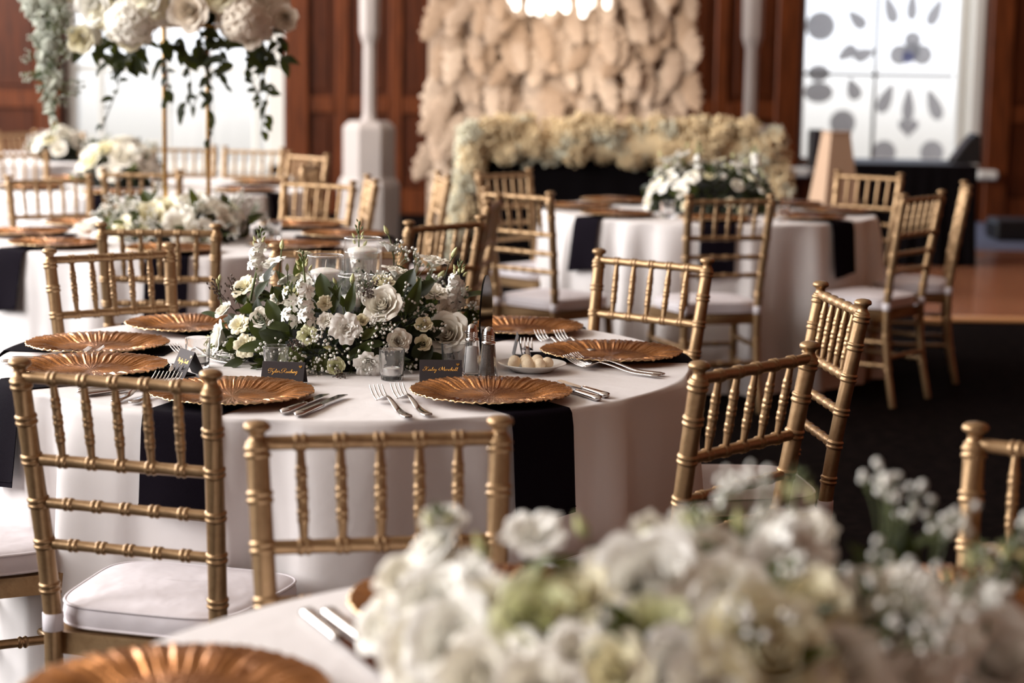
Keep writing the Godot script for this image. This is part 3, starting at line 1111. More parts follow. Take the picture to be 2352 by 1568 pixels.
func shaker(at: Vector3, fill: String, label: String) -> void:
	var o := thing(fill + "_shaker", label, fill + " shaker", at)
	if not K.has("shaker_glass"):
		var g := MB.new()
		# ten-sided glass body, hollow
		var rings := [[0.0, 0.0], [0.0205, 0.0], [0.0215, 0.004], [0.0185, 0.03], [0.0150, 0.070], [0.0142, 0.080], [0.0118, 0.081], [0.0125, 0.070], [0.0160, 0.03], [0.0180, 0.008], [0.0, 0.007]]
		var pr := []
		for q in rings: pr.append(Vector2(q[0], q[1]))
		g.lathe(pr, 10)
		var f := MB.new()
		for q in g.i: f.v.append(g.v[q])
		for q in g.i.size(): f.i.append(q)
		K.shaker_glass = f.mesh()
		var c := MB.new()
		c.lathe([Vector2(0.0150, 0.078), Vector2(0.0158, 0.080), Vector2(0.0150, 0.083), Vector2(0.0125, 0.0835), Vector2(0.0128, 0.087), Vector2(0.0135, 0.0885), Vector2(0.0128, 0.090), Vector2(0.0128, 0.0915), Vector2(0.0136, 0.093), Vector2(0.0128, 0.0945), Vector2(0.0128, 0.096), Vector2(0.0134, 0.0975), Vector2(0.0126, 0.099), Vector2(0.0118, 0.104), Vector2(0.0095, 0.110), Vector2(0.0058, 0.1145), Vector2(0.002, 0.1160), Vector2(0, 0.1165)], 24)
		K.shaker_cap = c.mesh()
	part("glass", K.shaker_glass, M.glass_solid, o)
	var hf := 0.064 if fill == "salt" else 0.076
	var s := MB.new()
	s.lathe([Vector2(0, 0.0085), Vector2(0.0168, 0.0092), Vector2(0.0150, 0.03), Vector2(lerpf(0.0150, 0.0112, (hf - 0.03) / 0.05), hf), Vector2(0.006, hf + 0.002), Vector2(0, hf + 0.001)], 20)
	part(fill, s.mesh(), M[fill], o)
	part("cap", K.shaker_cap, M.steel, o)

# handwriting: strokes on an x-height of 1, each letter ends with its advance
func glyphs() -> Dictionary:
	return {
		"T": [[[-0.3, 1.3, -0.1, 0.8, 0.4, 0.8, 0.9, 1.3, 0.8, 1.9, 0.2, 2.1, -0.2, 1.7, 0.2, 1.5], [0.2, 2.1, 1.0, 2.05, 1.8, 1.75, 2.5, 2.1], [1.7, 1.8, 1.3, 0.9, 1.1, 0.2, 0.6, -0.15, 0.1, 0.15]], 1.9],
		"R": [[[1.0, 1.6, 0.7, 0.7, 0.3, 0.0, -0.3, 0.0, -0.4, 0.35], [0.1, 0.7, -0.4, 1.2, 0.0, 1.9, 0.9, 2.2, 1.6, 1.9, 1.5, 1.3, 0.9, 1.0, 1.3, 0.5, 1.8, 0.0, 2.1, 0.2]], 2.1],
		"K": [[[1.0, 2.0, 0.7, 1.0, 0.4, 0.1, -0.3, 0.0, -0.5, 0.6, 0.0, 0.9], [1.0, 2.0, 0.2, 2.0, 0.0, 1.6, 0.4, 1.4], [1.8, 2.0, 1.2, 1.3, 0.8, 1.0, 1.2, 0.6, 1.6, 0.0, 2.0, 0.1]], 2.0],
		"M": [[[0.9, 1.6, 0.5, 1.5, 0.0, 1.2, 0.0, 0.5, 0.5, 0.1, 1.0, 0.5, 1.3, 2.1], [1.3, 2.1, 1.5, 1.0, 1.6, 0.3, 2.3, 2.1, 2.3, 1.0, 2.4, 0.1, 2.7, 0.1]], 2.7],
		"H": [[[0.2, 1.5, 0.0, 1.9, 0.5, 2.0, 0.4, 1.0, 0.2, 0.0], [1.4, 2.0, 1.2, 1.0, 1.1, 0.1, 1.4, 0.0], [0.1, 1.0, 1.4, 1.1]], 1.6],
		"S": [[[1.2, 1.8, 0.8, 2.1, 0.4, 1.7, 0.9, 1.1, 0.9, 0.4, 0.4, 0.0, 0.0, 0.3]], 1.4],
		"y": [[[0.0, 0.9, 0.1, 0.2, 0.5, 0.1, 0.8, 0.9], [0.8, 0.9, 0.6, 0.0, 0.3, -0.9, 0.0, -0.9, 0.3, -0.2, 1.0, 0.2]], 1.0],
		"l": [[[0.0, 0.2, 0.5, 1.3, 0.5, 1.9, 0.25, 1.5, 0.25, 0.4, 0.5, 0.0, 0.75, 0.2]], 0.72],
		"e": [[[0.0, 0.2, 0.5, 0.6, 0.5, 0.95, 0.2, 0.9, 0.1, 0.4, 0.35, 0.0, 0.8, 0.25]], 0.78],
		"r": [[[0.0, 0.2, 0.2, 1.0, 0.35, 0.8, 0.7, 0.8, 0.6, 0.3, 0.75, 0.0, 0.95, 0.2]], 0.92],
		"u": [[[0.0, 0.9, 0.05, 0.2, 0.35, 0.0, 0.7, 0.9], [0.7, 0.9, 0.68, 0.1, 1.0, 0.2]], 0.98],
		"s": [[[0.0, 0.2, 0.4, 1.0, 0.55, 0.5, 0.4, 0.05, 0.1, 0.15], [0.45, 0.1, 0.75, 0.2]], 0.74],
		"h": [[[0.0, 0.2, 0.5, 1.3, 0.45, 1.9, 0.2, 1.5, 0.15, 0.0], [0.17, 0.5, 0.5, 0.95, 0.65, 0.6, 0.65, 0.1, 0.95, 0.2]], 0.93],
		"i": [[[0.0, 0.2, 0.2, 0.9, 0.2, 0.1, 0.5, 0.2], [0.24, 1.3, 0.28, 1.36]], 0.48],
		"n": [[[0.0, 0.2, 0.15, 0.95, 0.13, 0.0], [0.15, 0.5, 0.5, 0.95, 0.62, 0.5, 0.62, 0.05, 0.9, 0.2]], 0.88],
		"g": [[[0.7, 0.85, 0.3, 1.0, 0.05, 0.4, 0.3, 0.0, 0.65, 0.4, 0.7, 0.9], [0.7, 0.9, 0.62, -0.3, 0.4, -0.95, 0.1, -0.8, 0.5, -0.2, 1.0, 0.2]], 1.0],
		"a": [[[0.65, 0.8, 0.3, 1.0, 0.05, 0.4, 0.25, 0.0, 0.6, 0.4, 0.68, 0.9], [0.68, 0.9, 0.65, 0.1, 0.95, 0.2]], 0.92],
		"m": [[[0.0, 0.2, 0.12, 0.95, 0.1, 0.0], [0.12, 0.6, 0.4, 0.95, 0.48, 0.0], [0.48, 0.6, 0.8, 0.95, 0.88, 0.1, 1.15, 0.2]], 1.12],
		"t": [[[0.2, 1.6, 0.12, 0.2, 0.4, 0.0, 0.6, 0.2], [-0.1, 1.1, 0.5, 1.15]], 0.58],
	}

func write(text: String, size: float, thick: float) -> MB:
	var g := glyphs()
	var b := MB.new()
	var x := 0.0
	for ch in text:
		if ch == " ":
			x += 0.75
			continue
		for st in g[ch][0]:
			var cv := Curve3D.new()
			var pts := []
			for k in range(0, st.size(), 2): pts.append(Vector3((x + st[k] + st[k + 1] * 0.22) * size, st[k + 1] * size, 0))
			for k in pts.size():
				var tan: Vector3 = (pts[mini(k + 1, pts.size() - 1)] - pts[maxi(k - 1, 0)]) * 0.17
				cv.add_point(pts[k], -tan, tan)
			var line := []
			var n := maxi(4, int(cv.get_baked_length() / size * 5.0))
			for k in n + 1: line.append(cv.sample_baked(cv.get_baked_length() * k / n))
			b.tube(line, [thick], 5, Vector3.BACK, 1.0)
		x += g[ch][1]
	var c := Vector3(x * size * 0.5, 0, 0)
	for k in b.v.size(): b.v[k] = Vector3(b.v[k].x - c.x, b.v[k].y, b.v[k].z * 0.35)
	return b

func place_card(at: Vector3, turn: float, text: String, label: String, w := 0.092, h := 0.047, tsize := 0.0048, half := 0.026) -> void:
	var o := thing("place_card", label, "place card", at, turn)
	var n := Vector3(0, half, h).normalized()     # normal of the front face (leaning back)
	var b := MB.new()
	var t := 0.0006
	for s in [1.0, -1.0]:
		var sl := Vector3(0, h, -half * s)          # up along the face
		var nn := Vector3(0, half, h * s).normalized()
		var base := Vector3(0, 0, half * s)
		var bs := Basis(Vector3.RIGHT, sl.normalized(), nn)
		b.box(base + sl * 0.5, Vector3(w, sl.length(), t * 2), 0.0003, bs)
	part("tent", b.mesh(), M.card, o)
	var sl2 := Vector3(0, h, -half)
	var fb := Basis(Vector3.RIGHT, sl2.normalized(), n)
	var L := sl2.length()
	if text:
		var lt := write(text, tsize, 0.00042)
		part("lettering", lt.mesh(), M.card_gold, o, Transform3D(fb, Vector3(0, 0, half) + sl2 * 0.52 + n * 0.0008))
	var hh := PackedVector2Array()
	for k in 22:
		var a := TAU * k / 22
		hh.append(Vector2(16.0 * pow(sin(a), 3), 13 * cos(a) - 5 * cos(2 * a) - 2 * cos(3 * a) - cos(4 * a)) * 0.00022)
	var hb := MB.new()
	hb.prism(hh, 0.0, 0.0006)
	part("heart", hb.mesh(), M.card_gold, o, Transform3D(fb, Vector3(w * 0.40, 0, half) + sl2 * 0.80 + n * 0.0008))

# ---------------------------------------------------------------- flowers
func petal_points(r: float, h: float, flare: float, ruffle: float, wide: float, sd: float) -> Callable:
	return func(u, v):
		var x: float = u * 2.0 - 1.0
		var a: float = x * wide * (0.30 + 0.70 * sin(PI * minf(1.0, 0.16 + 0.62 * v)))
		var edge: float = x * x
		var rad: float = r * (1.0 - pow(1.0 - v, 2.4)) + flare * pow(v, 4.0) * (1.0 - 0.35 * edge) + ruffle * sin(x * 6.0 + sd) * v * v + 0.03 * sin(x * 3.0 + sd * 2.0) * v
		var y: float = h * (v - 0.14 * edge * v) - flare * 0.6 * pow(v, 6.0) + ruffle * 0.8 * cos(x * 7.0 + sd) * v * v
		return Vector3(sin(a) * rad, y - h * 0.55, cos(a) * rad)

func petal_mesh(r: float, h: float, flare: float, ruffle: float, wide: float, sd: float, nu := 8, nv := 7) -> MB:
	var b := MB.new()
	b.grid(nu, nv, petal_points(r, h, flare, ruffle, wide, sd))
	return b

func bloom_meshes(kind: String, variant: int) -> Array:
	var key := "%s%d" % [kind, variant]
	if K.has(key): return K[key]
	var r := RandomNumberGenerator.new()
	r.seed = hash(key)
	var core := MB.new()
	var outer := []      # [mesh, turn]
	var rows: Array
	if kind == "rose":
		rows = [[0.12, 1.02, 0.02, 0.0, 3, 1.5], [0.24, 1.06, 0.04, 0.01, 3, 1.25], [0.37, 1.08, 0.07, 0.015, 4, 1.0], [0.52, 1.04, 0.13, 0.02, 4, 0.95]]
		for k in 5: outer.append([petal_mesh(0.70, 1.0, 0.20 + r.randf() * 0.06, 0.03, 0.82, r.randf() * 6.0).mesh(), k * TAU / 5 + r.randf() * 0.3])
		for k in 5: outer.append([petal_mesh(0.86, 0.88, 0.30 + r.randf() * 0.12, 0.03, 0.78, r.randf() * 6.0).mesh(), k * TAU / 5 + 0.6 + r.randf() * 0.3])
	else:
		rows = [[0.14, 0.62, 0.05, 0.03, 3, 1.2], [0.28, 0.74, 0.14, 0.05, 4, 0.9], [0.42, 0.82, 0.22, 0.06, 4, 0.8]]
		for k in 4: outer.append([petal_mesh(0.56, 0.86, 0.32 + r.randf() * 0.1, 0.065, 0.86, r.randf() * 6.0).mesh(), k * TAU / 4 + r.randf() * 0.4])
		for k in 5: outer.append([petal_mesh(0.66, 0.80, 0.42 + r.randf() * 0.12, 0.07, 0.76, r.randf() * 6.0).mesh(), k * TAU / 5 + 0.5 + r.randf() * 0.4])
	for w in rows:
		for k in w[4]:
			core.add(petal_mesh(w[0], w[1], w[2], w[3], w[5], r.randf() * 6.0, 6, 5), Transform3D(Basis(Vector3.UP, k * TAU / w[4] + r.randf() * 0.6 + w[0] * 9.0), Vector3.ZERO))
	K[key] = [core.mesh(), outer]
	return K[key]

func bloom(parent: Node, kind: String, at: Vector3, n: Vector3, size: float, m: Material, petals := true) -> void:
	var k := bloom_meshes(kind, rng.randi() % 3)
	var t := Transform3D(up_basis(n, rnd(0, TAU)).scaled_local(Vector3.ONE * size), at)
	var o := part(kind, k[0], m, parent, t)
	if petals:
		for p in k[1]:
			part("petal", p[0], m, o, Transform3D(Basis(Vector3.UP, p[1]), Vector3.ZERO))

func blossom_mesh() -> MB:
	if K.has("blossom"): return K.blossom
	var b := MB.new()
	for k in 4: b.add(petal_mesh(0.22, 0.36, 0.85, 0.10, 0.8, k * 1.7, 6, 5), Transform3D(Basis(Vector3.UP, k * TAU / 4), Vector3.ZERO))
	for k in 4: b.add(petal_mesh(0.18, 0.48, 0.48, 0.10, 0.8, k * 2.3, 5, 4), Transform3D(Basis(Vector3.UP, k * TAU / 4 + 0.7), Vector3(0, 0.08, 0)))
	for k in 3: b.add(petal_mesh(0.12, 0.5, 0.2, 0.08, 0.9, k * 1.1, 4, 4), Transform3D(Basis(Vector3.UP, k * TAU / 3 + 0.3), Vector3(0, 0.1, 0)))
	K.blossom = b
	return b

func bud_mesh() -> MB:
	if K.has("bud"): return K.bud
	var b := MB.new()
	b.grid(14, 9, func(u, v):
		var a: float = u * TAU
		var r: float = 0.42 * pow(sin(PI * pow(clampf(v, 0.0, 0.985), 0.75)), 0.85) * (1.0 + 0.09 * sin(3.0 * a + 5.0 * v)) + 0.02
		return Vector3(cos(a) * r, v * 2.0 - 0.3, sin(a) * r), true)
	K.bud = b
	K.bud_mesh = b.mesh()
	var s := MB.new()
	for k in 5:
		s.grid(4, 4, func(u, v):
			var a: float = k * TAU / 5 + (u - 0.5) * 0.9 * (1.0 - v)
			var r: float = 0.10 + 0.36 * sin(v * 1.9)
			return Vector3(cos(a) * r, -0.42 + v * 1.15, sin(a) * r))
	K.sepals = s.mesh()
	return b

func bud(parent: Node, at: Vector3, n: Vector3, size: float, m: Material, foot := Vector3.INF) -> void:
	bud_mesh()
	var o := part("bud", K.bud_mesh, m, parent, Transform3D(up_basis(n, rnd(0, 6)).scaled_local(Vector3.ONE * size), at))
	part("sepals", K.sepals, M.leaf_olive, o)
	if foot != Vector3.INF:
		var a := at - n.normalized() * size * 0.3
		var c := a - n.normalized() * (foot - a).length() * 0.45
		var pts := []
		for k in 9:
			var t := k / 8.0
			pts.append(a.lerp(c, t).lerp(c.lerp(foot, t), t))
		var b := MB.new()
		b.tube(pts, [0.0014], 6)
		part("bud_stem", b.mesh(), M.stem, parent)

func leaf_mesh(kind: int) -> Mesh:
	var key := "leaf%d" % kind
	if K.has(key): return K[key]
	var b := MB.new()
	var wd: float = [0.23, 0.30, 0.17, 0.42][kind]
	b.grid(6, 8, func(u, v):
		var x: float = u * 2.0 - 1.0
		var w: float = wd * pow(sin(PI * pow(v, [0.85, 0.95, 0.7, 0.9][kind])), [0.8, 0.7, 1.0, 0.6][kind]) + 0.012
		var up: float = 0.22 * absf(x) * w * 2.0 - 0.30 * v * v + 0.03 * sin(v * 9.0) * x
		return Vector3(x * w, up, -v))
	K[key] = b.mesh()
	return K[key]

# a leaf from its foot, pointing along dir, its face towards up
func leaf(parent: Node, at: Vector3, dir: Vector3, up: Vector3, l: float, kind: int, m: Material) -> void:
	dir = dir.normalized()
	var x := dir.cross(up).normalized()
	if x.length() < 0.5: x = Vector3.RIGHT
	var y := x.cross(dir).normalized()
	part("leaf", leaf_mesh(kind), m, parent, Transform3D(Basis(x, y, -dir).scaled_local(Vector3.ONE * l), at))

func ball(b: MB, c: Vector3, r: float, sd: float) -> void:
	var prof := []
	b.grid(9, 6, func(u, v):
		var a: float = u * TAU
		var p: float = PI * v
		var k: float = r * (1.0 + 0.2 * sin(a * 4.0 + sd + v * 9.0))
		return c + Vector3(sin(p) * cos(a) * k, cos(p) * k, sin(p) * sin(a) * k), true)

func breath_meshes(variant: int) -> Array:
	var key := "breath%d" % variant
	if K.has(key): return K[key]
	var r := RandomNumberGenerator.new()
	r.seed = 50 + variant
	var st := MB.new()
	var fl := MB.new()
	for k in 9:
		var d := Vector3(r.randf_range(-0.6, 0.6), 1.0, r.randf_range(-0.6, 0.6)).normalized()
		var e := d * r.randf_range(0.045, 0.075)
		st.tube([Vector3.ZERO, e * 0.5 + Vector3(0, 0.004, 0), e], [0.0006], 4, Vector3.ZERO, 1.0, false)
		for q in 3:
			var f := e + Vector3(r.randf_range(-1, 1), r.randf_range(-0.3, 1), r.randf_range(-1, 1)) * 0.011
			st.tube([e * 0.8, f], [0.0005], 4, Vector3.ZERO, 1.0, false)
			ball(fl, f, r.randf_range(0.0020, 0.0034), r.randf() * 6.0)
	K[key] = [st.mesh(), fl.mesh()]
	return K[key]

func breath(parent: Node, at: Vector3, n: Vector3, s := 1.0, m: Material = null) -> void:
	var k := breath_meshes(rng.randi() % 3)
	var o := part("baby_breath", k[1], m if m else M.breath, parent, Transform3D(up_basis(n, rnd(0, 6)).scaled_local(Vector3.ONE * s), at))
	o.set_meta("kind", "stuff")
	part("sprig", k[0], M.stem, o).set_meta("kind", "stuff")

func berries(parent: Node, at: Vector3, n: Vector3) -> void:
	if not K.has("berries"):
		var r := RandomNumberGenerator.new()
		r.seed = 5
		var b := MB.new()
		for k in 26:
			var t := r.randf()
			var p := Vector3(r.randf_range(-1, 1) * 0.012, t * 0.06, r.randf_range(-1, 1) * 0.012)
			b.tube([Vector3(0, t * 0.05, 0), p], [0.0005], 4, Vector3.ZERO, 1.0, false)
			b.tube([p, p + Vector3(r.randf_range(-1, 1), 1, r.randf_range(-1, 1)) * 0.003, p + Vector3(r.randf_range(-1, 1), 2, r.randf_range(-1, 1)) * 0.003], [0.0011, 0.0024, 0.0006], 6)
		b.tube([Vector3(0, -0.04, 0), Vector3(0, 0.055, 0)], [0.001], 5)
		K.berries = b.mesh()
	part("berry_sprig", K.berries, M.berry, parent, Transform3D(up_basis(n, rnd(0, 6)), at))

# a stock spike: stem, closed buds at the tip, ruffled blossoms below
func stock(parent: Node, foot: Vector3, tip: Vector3, n_blossom: int, from := 0.25, to := 0.72) -> void:
	var b := MB.new()
	var mid := foot.lerp(tip, 0.5) + Vector3(rnd(-1, 1), 0, rnd(-1, 1)) * 0.006
	b.tube([foot, mid, tip], [0.0032, 0.0026, 0.0016], 7)
	var o := part("stock_stem", b.mesh(), M.stem, parent)
	var ax := (tip - foot).normalized()
	var L := (tip - foot).length()
	bud_mesh()
	for k in 13:
		var t := k / 12.0
		var a := k * 2.4
		var side := up_basis(ax) * Vector3(cos(a), 0, sin(a))
		var p: Vector3 = tip - ax * (L * 0.26 * (1.0 - t)) + side * lerpf(0.013, 0.003, t)
		part("bud", K.bud_mesh, M.stem if k > 5 else M.bud, o, Transform3D(up_basis(ax + side * 0.6, a).scaled_local(Vector3.ONE * lerpf(0.0078, 0.0042, t)), p))
	if not K.has("blossom_mesh"): K.blossom_mesh = blossom_mesh().mesh()
	for k in n_blossom:
		var t := lerpf(from, to, k / maxf(1.0, n_blossom - 1.0))
		var a := k * 2.2 + 0.5
		var side := up_basis(ax) * Vector3(cos(a), 0, sin(a))
		var s := lerpf(0.021, 0.014, t) * rnd(0.9, 1.15)
		part("blossom", K.blossom_mesh, M.petal_white, o, Transform3D(up_basis(side + ax * 0.35, a).scaled_local(Vector3.ONE * s), foot.lerp(tip, t) + side * 0.015))

# dark filling under the flowers: one mass of small foliage on a low mound
func filling(parent: Node, rx: float, ry: float, rz: float, n: int, r0 := 0.0) -> void:
	var b := MB.new()
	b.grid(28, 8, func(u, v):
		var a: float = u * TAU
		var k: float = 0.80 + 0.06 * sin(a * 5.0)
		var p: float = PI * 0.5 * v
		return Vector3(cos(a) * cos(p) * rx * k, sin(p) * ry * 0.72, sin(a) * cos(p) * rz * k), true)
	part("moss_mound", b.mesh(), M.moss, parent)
	var f := MB.new()
	var lf := MB.new()
	lf.grid(2, 4, func(u, v):
		var x: float = u * 2.0 - 1.0
		return Vector3(x * 0.2 * sin(PI * pow(v, 0.8)), 0.12 * absf(x) - 0.2 * v * v, -v))
	for k in n:
		var a := rnd(0, TAU)
		var p := asin(rnd(0.0, 1.0))
		var c := Vector3(cos(a) * cos(p) * rx, sin(p) * ry, sin(a) * cos(p) * rz) * rnd(0.72, 0.95)
		c.y = maxf(c.y, 0.006)
		var nrm := Vector3(c.x / rx, c.y / ry * 0.8 + 0.15, c.z / rz).normalized()
		var d := (nrm + Vector3(rnd(-1, 1), rnd(-0.6, 0.8), rnd(-1, 1)) * 0.8).normalized()
		if c.y < 0.05: d.y = absf(d.y) * 0.5
		var x := d.cross(nrm + Vector3(rnd(-1, 1), rnd(-1, 1), rnd(-1, 1)) * 0.4).normalized()
		f.add(lf, Transform3D(Basis(x, x.cross(d).normalized(), -d).scaled_local(Vector3.ONE * rnd(0.025, 0.055)), c))
	var o := part("filler_foliage", f.mesh(), M.leaf_dark, parent)
	o.set_meta("kind", "stuff")

func dome_hit(px: float, py: float, c: Vector3, rad: Vector3) -> Array:
	# where the sight line meets the flower mound, or comes nearest to it: [point, outward normal]
	var d := ray(px, py)
	var o := (CAM - c) / rad
	var e := d / rad
	var A := e.dot(e)
	var B := o.dot(e)
	var C := o.dot(o) - 1.0
	var disc := B * B - A * C
	var t := (-B - sqrt(disc)) / A if disc > 0.0 else -B / A
	var p := CAM + d * t
	var n := ((p - c) / (rad * rad)).normalized()
	return [p, n]

func main_centrepiece(cx: float, cz: float) -> Node3D:
	var o := thing("floral_centrepiece", "x", "centrepiece", Vector3(cx, TT + 0.001, cz))
	var C := Vector3(cx, TT + 0.01, cz)
	var rad := Vector3(0.295, 0.215, 0.265)
	var base := Vector3(cx, TT + 0.001, cz)
	filling(o, 0.285, 0.185, 0.255, 520)
	var cu := Vector3(0, 0.25, 0.35)
	# the blooms the photograph shows: x, y, radius in pixels, kind, material, lean
	var fl := [
		[880, 706, 37, "rose", "petal", -0.25, 0.35, 0.6], [1031, 772, 42, "rose", "petal", -0.5, 0.35, 0.75], [996, 682, 34, "lisianthus", "petal", 0.0, 0.8, 0.3],
		[996, 611, 34, "lisianthus", "petal", 0.1, 0.9, 0.1], [623, 616, 34, "lisianthus", "petal_white", -0.2, 0.9, 0.1], [793, 754, 31, "lisianthus", "petal_white", 0.15, 0.1, 0.9],
		[846, 829, 30, "lisianthus", "petal_white", 0.0, -0.55, 0.7], [914, 784, 23, "rose", "petal", 0.15, 0.2, 0.9], [972, 789, 16, "rose", "petal_cream", -0.2, 0.3, 0.6],
		[974, 749, 17, "rose", "petal_cream", -0.3, 0.5, 0.5], [566, 665, 30, "lisianthus", "petal_cream", -0.2, 0.5, 0.5], [518, 718, 21, "rose", "petal", -0.4, 0.6, 0.4],
		[513, 778, 33, "rose", "petal_white", -0.8, 0.2, 0.3], [553, 750, 23, "lisianthus", "petal_cream", -0.2, 0.5, 0.6], [566, 795, 24, "lisianthus", "petal_cream", 0.0, 0.2, 0.8],
		[707, 771, 20, "lisianthus", "petal_green", 0.1, 0.2, 0.8], [771, 842, 17, "rose", "petal_green", 0.2, 0.3, 0.8], [880, 655, 22, "rose", "petal_cream", 0.0, 0.7, 0.3],
		[909, 634, 32, "lisianthus", "petal", 0.2, 0.9, -0.1], [893, 576, 24, "lisianthus", "petal_white", 0.3, 0.6, -0.3], [602, 732, 21, "rose", "petal", 0.0, 0.4, 0.9],
		[698, 586, 16, "lisianthus", "petal_cream", 0.2, 0.8, -0.2], [831, 737, 12, "rose", "petal_cream", 0.1, 0.5, 0.7], [1022, 716, 25, "lisianthus", "petal", 0.3, 0.2, 0.6],
		[746, 698, 16, "lisianthus", "petal_cream", 0.0, 0.3, 0.8], [749, 738, 17, "lisianthus", "petal", -0.1, 0.3, 0.8], [640, 690, 18, "lisianthus", "petal", 0.0, 0.6, 0.5],
		[618, 640, 20, "lisianthus", "petal_white", -0.3, 0.4, 0.3], [945, 655, 16, "rose", "petal_cream", 0.0, 0.8, 0.4], [1045, 655, 20, "lisianthus", "petal_white", 0.4, 0.5, 0.3],
	]
	for q in fl:
		var h := dome_hit(q[0], q[1], C, rad)
		var p: Vector3 = h[0] - base
		var nn: Vector3 = Vector3(q[5], q[6], q[7]) + h[1] * 0.35
		bloom(o, q[3], p + nn.normalized() * q[2] / 2600.0, nn, q[2] / 940.0, M[q[4]])
	# stock spikes: foot and tip
	for q in [[575, 690, 600, 524, 7, 0.45, 0.78], [705, 745, 694, 577, 9, 0.08, 0.62], [1030, 715, 1060, 600, 8, 0.2, 0.66], [828, 640, 824, 508, 6, 0.3, 0.66], [665, 745, 668, 650, 5, 0.1, 0.8], [1050, 700, 1066, 655, 4, 0.2, 0.8]]:
		var f: Vector3 = dome_hit(q[0], q[1], C, rad)[0] - base
		var dist := (f + base - CAM).length() / ray(q[0], q[1]).dot(cam_basis * Vector3.FORWARD) * ray(q[0], q[1]).dot(cam_basis * Vector3.FORWARD)
		var back := -0.16 if q[0] == 828 else 0.0
		var tp := CAM + ray(q[2], q[3]) * (dist - 0.012 - back) - base
		if q[0] == 828: f = Vector3(tp.x, 0.10, tp.z)
		stock(o, f, tp, q[4], q[5], q[6])
	# closed buds on their own stems
	for q in [[584, 592, 0.0125, -0.1, 0.9, 0.1, 600, 660], [647, 570, 0.0125, 0.1, 1.0, 0.0, 640, 640], [890, 535, 0.012, -0.35, 0.8, 0.1, 905, 620], [1040, 588, 0.014, 0.35, 0.8, 0.1, 1020, 640],
			[1008, 638, 0.0145, 0.5, 0.7, 0.3, 980, 660], [809, 648, 0.0135, 0.1, 0.9, 0.3, 800, 710], [482, 817, 0.0125, -0.9, 0.15, 0.35, 545, 820], [487, 780, 0.010, -0.5, 0.6, 0.3, 540, 810],
			[760, 798, 0.0105, -0.8, 0.1, 0.5, 790, 820], [504, 642, 0.008, 0.15, 0.9, 0.1, 510, 700], [500, 650, 0.0065, -0.2, 0.9, 0.1, 510, 700], [660, 620, 0.010, 0.0, 0.9, 0.2, 665, 690], [771, 650, 0.009, -0.3, 0.8, 0.3, 790, 720]]:
		var h := dome_hit(q[0], q[1], C, rad)
		var f := dome_hit(q[6], q[7], C, rad * 0.9)
		bud(o, h[0] - base, Vector3(q[3], q[4], q[5]), q[2], M.bud, f[0] - base)
	# baby's breath
	for q in [[940, 730], [955, 712], [708, 812], [722, 800], [853, 755], [850, 775], [862, 742], [905, 820], [1072, 735], [1085, 745], [835, 675], [862, 668], [850, 660], [935, 700], [975, 640], [700, 845], [690, 862], [745, 835], [752, 818], [800, 850], [552, 835], [535, 840], [735, 760], [1000, 720], [878, 770], [840, 800], [640, 730], [960, 620], [910, 600], [985, 745], [1060, 780], [560, 850], [640, 800], [720, 850]]:
		var h := dome_hit(q[0] + rnd(-6, 6), q[1] + 10.0, C, rad * 0.89)
		var p: Vector3 = h[0] - base
		p.y = maxf(p.y, 0.004)
		breath(o, p - h[1] * 0.02, h[1] + Vector3(rnd(-0.4, 0.4), 0.2, 0.25), 1.0)
	for q in [[520, 690], [545, 688], [850, 700], [842, 688], [700, 800], [770, 860], [1000, 850]]:
		var h := dome_hit(q[0], q[1], C, rad * 0.95)
		berries(o, h[0] - base, h[1] + Vector3(rnd(-0.6, 0.6), 0.2, 0.3))
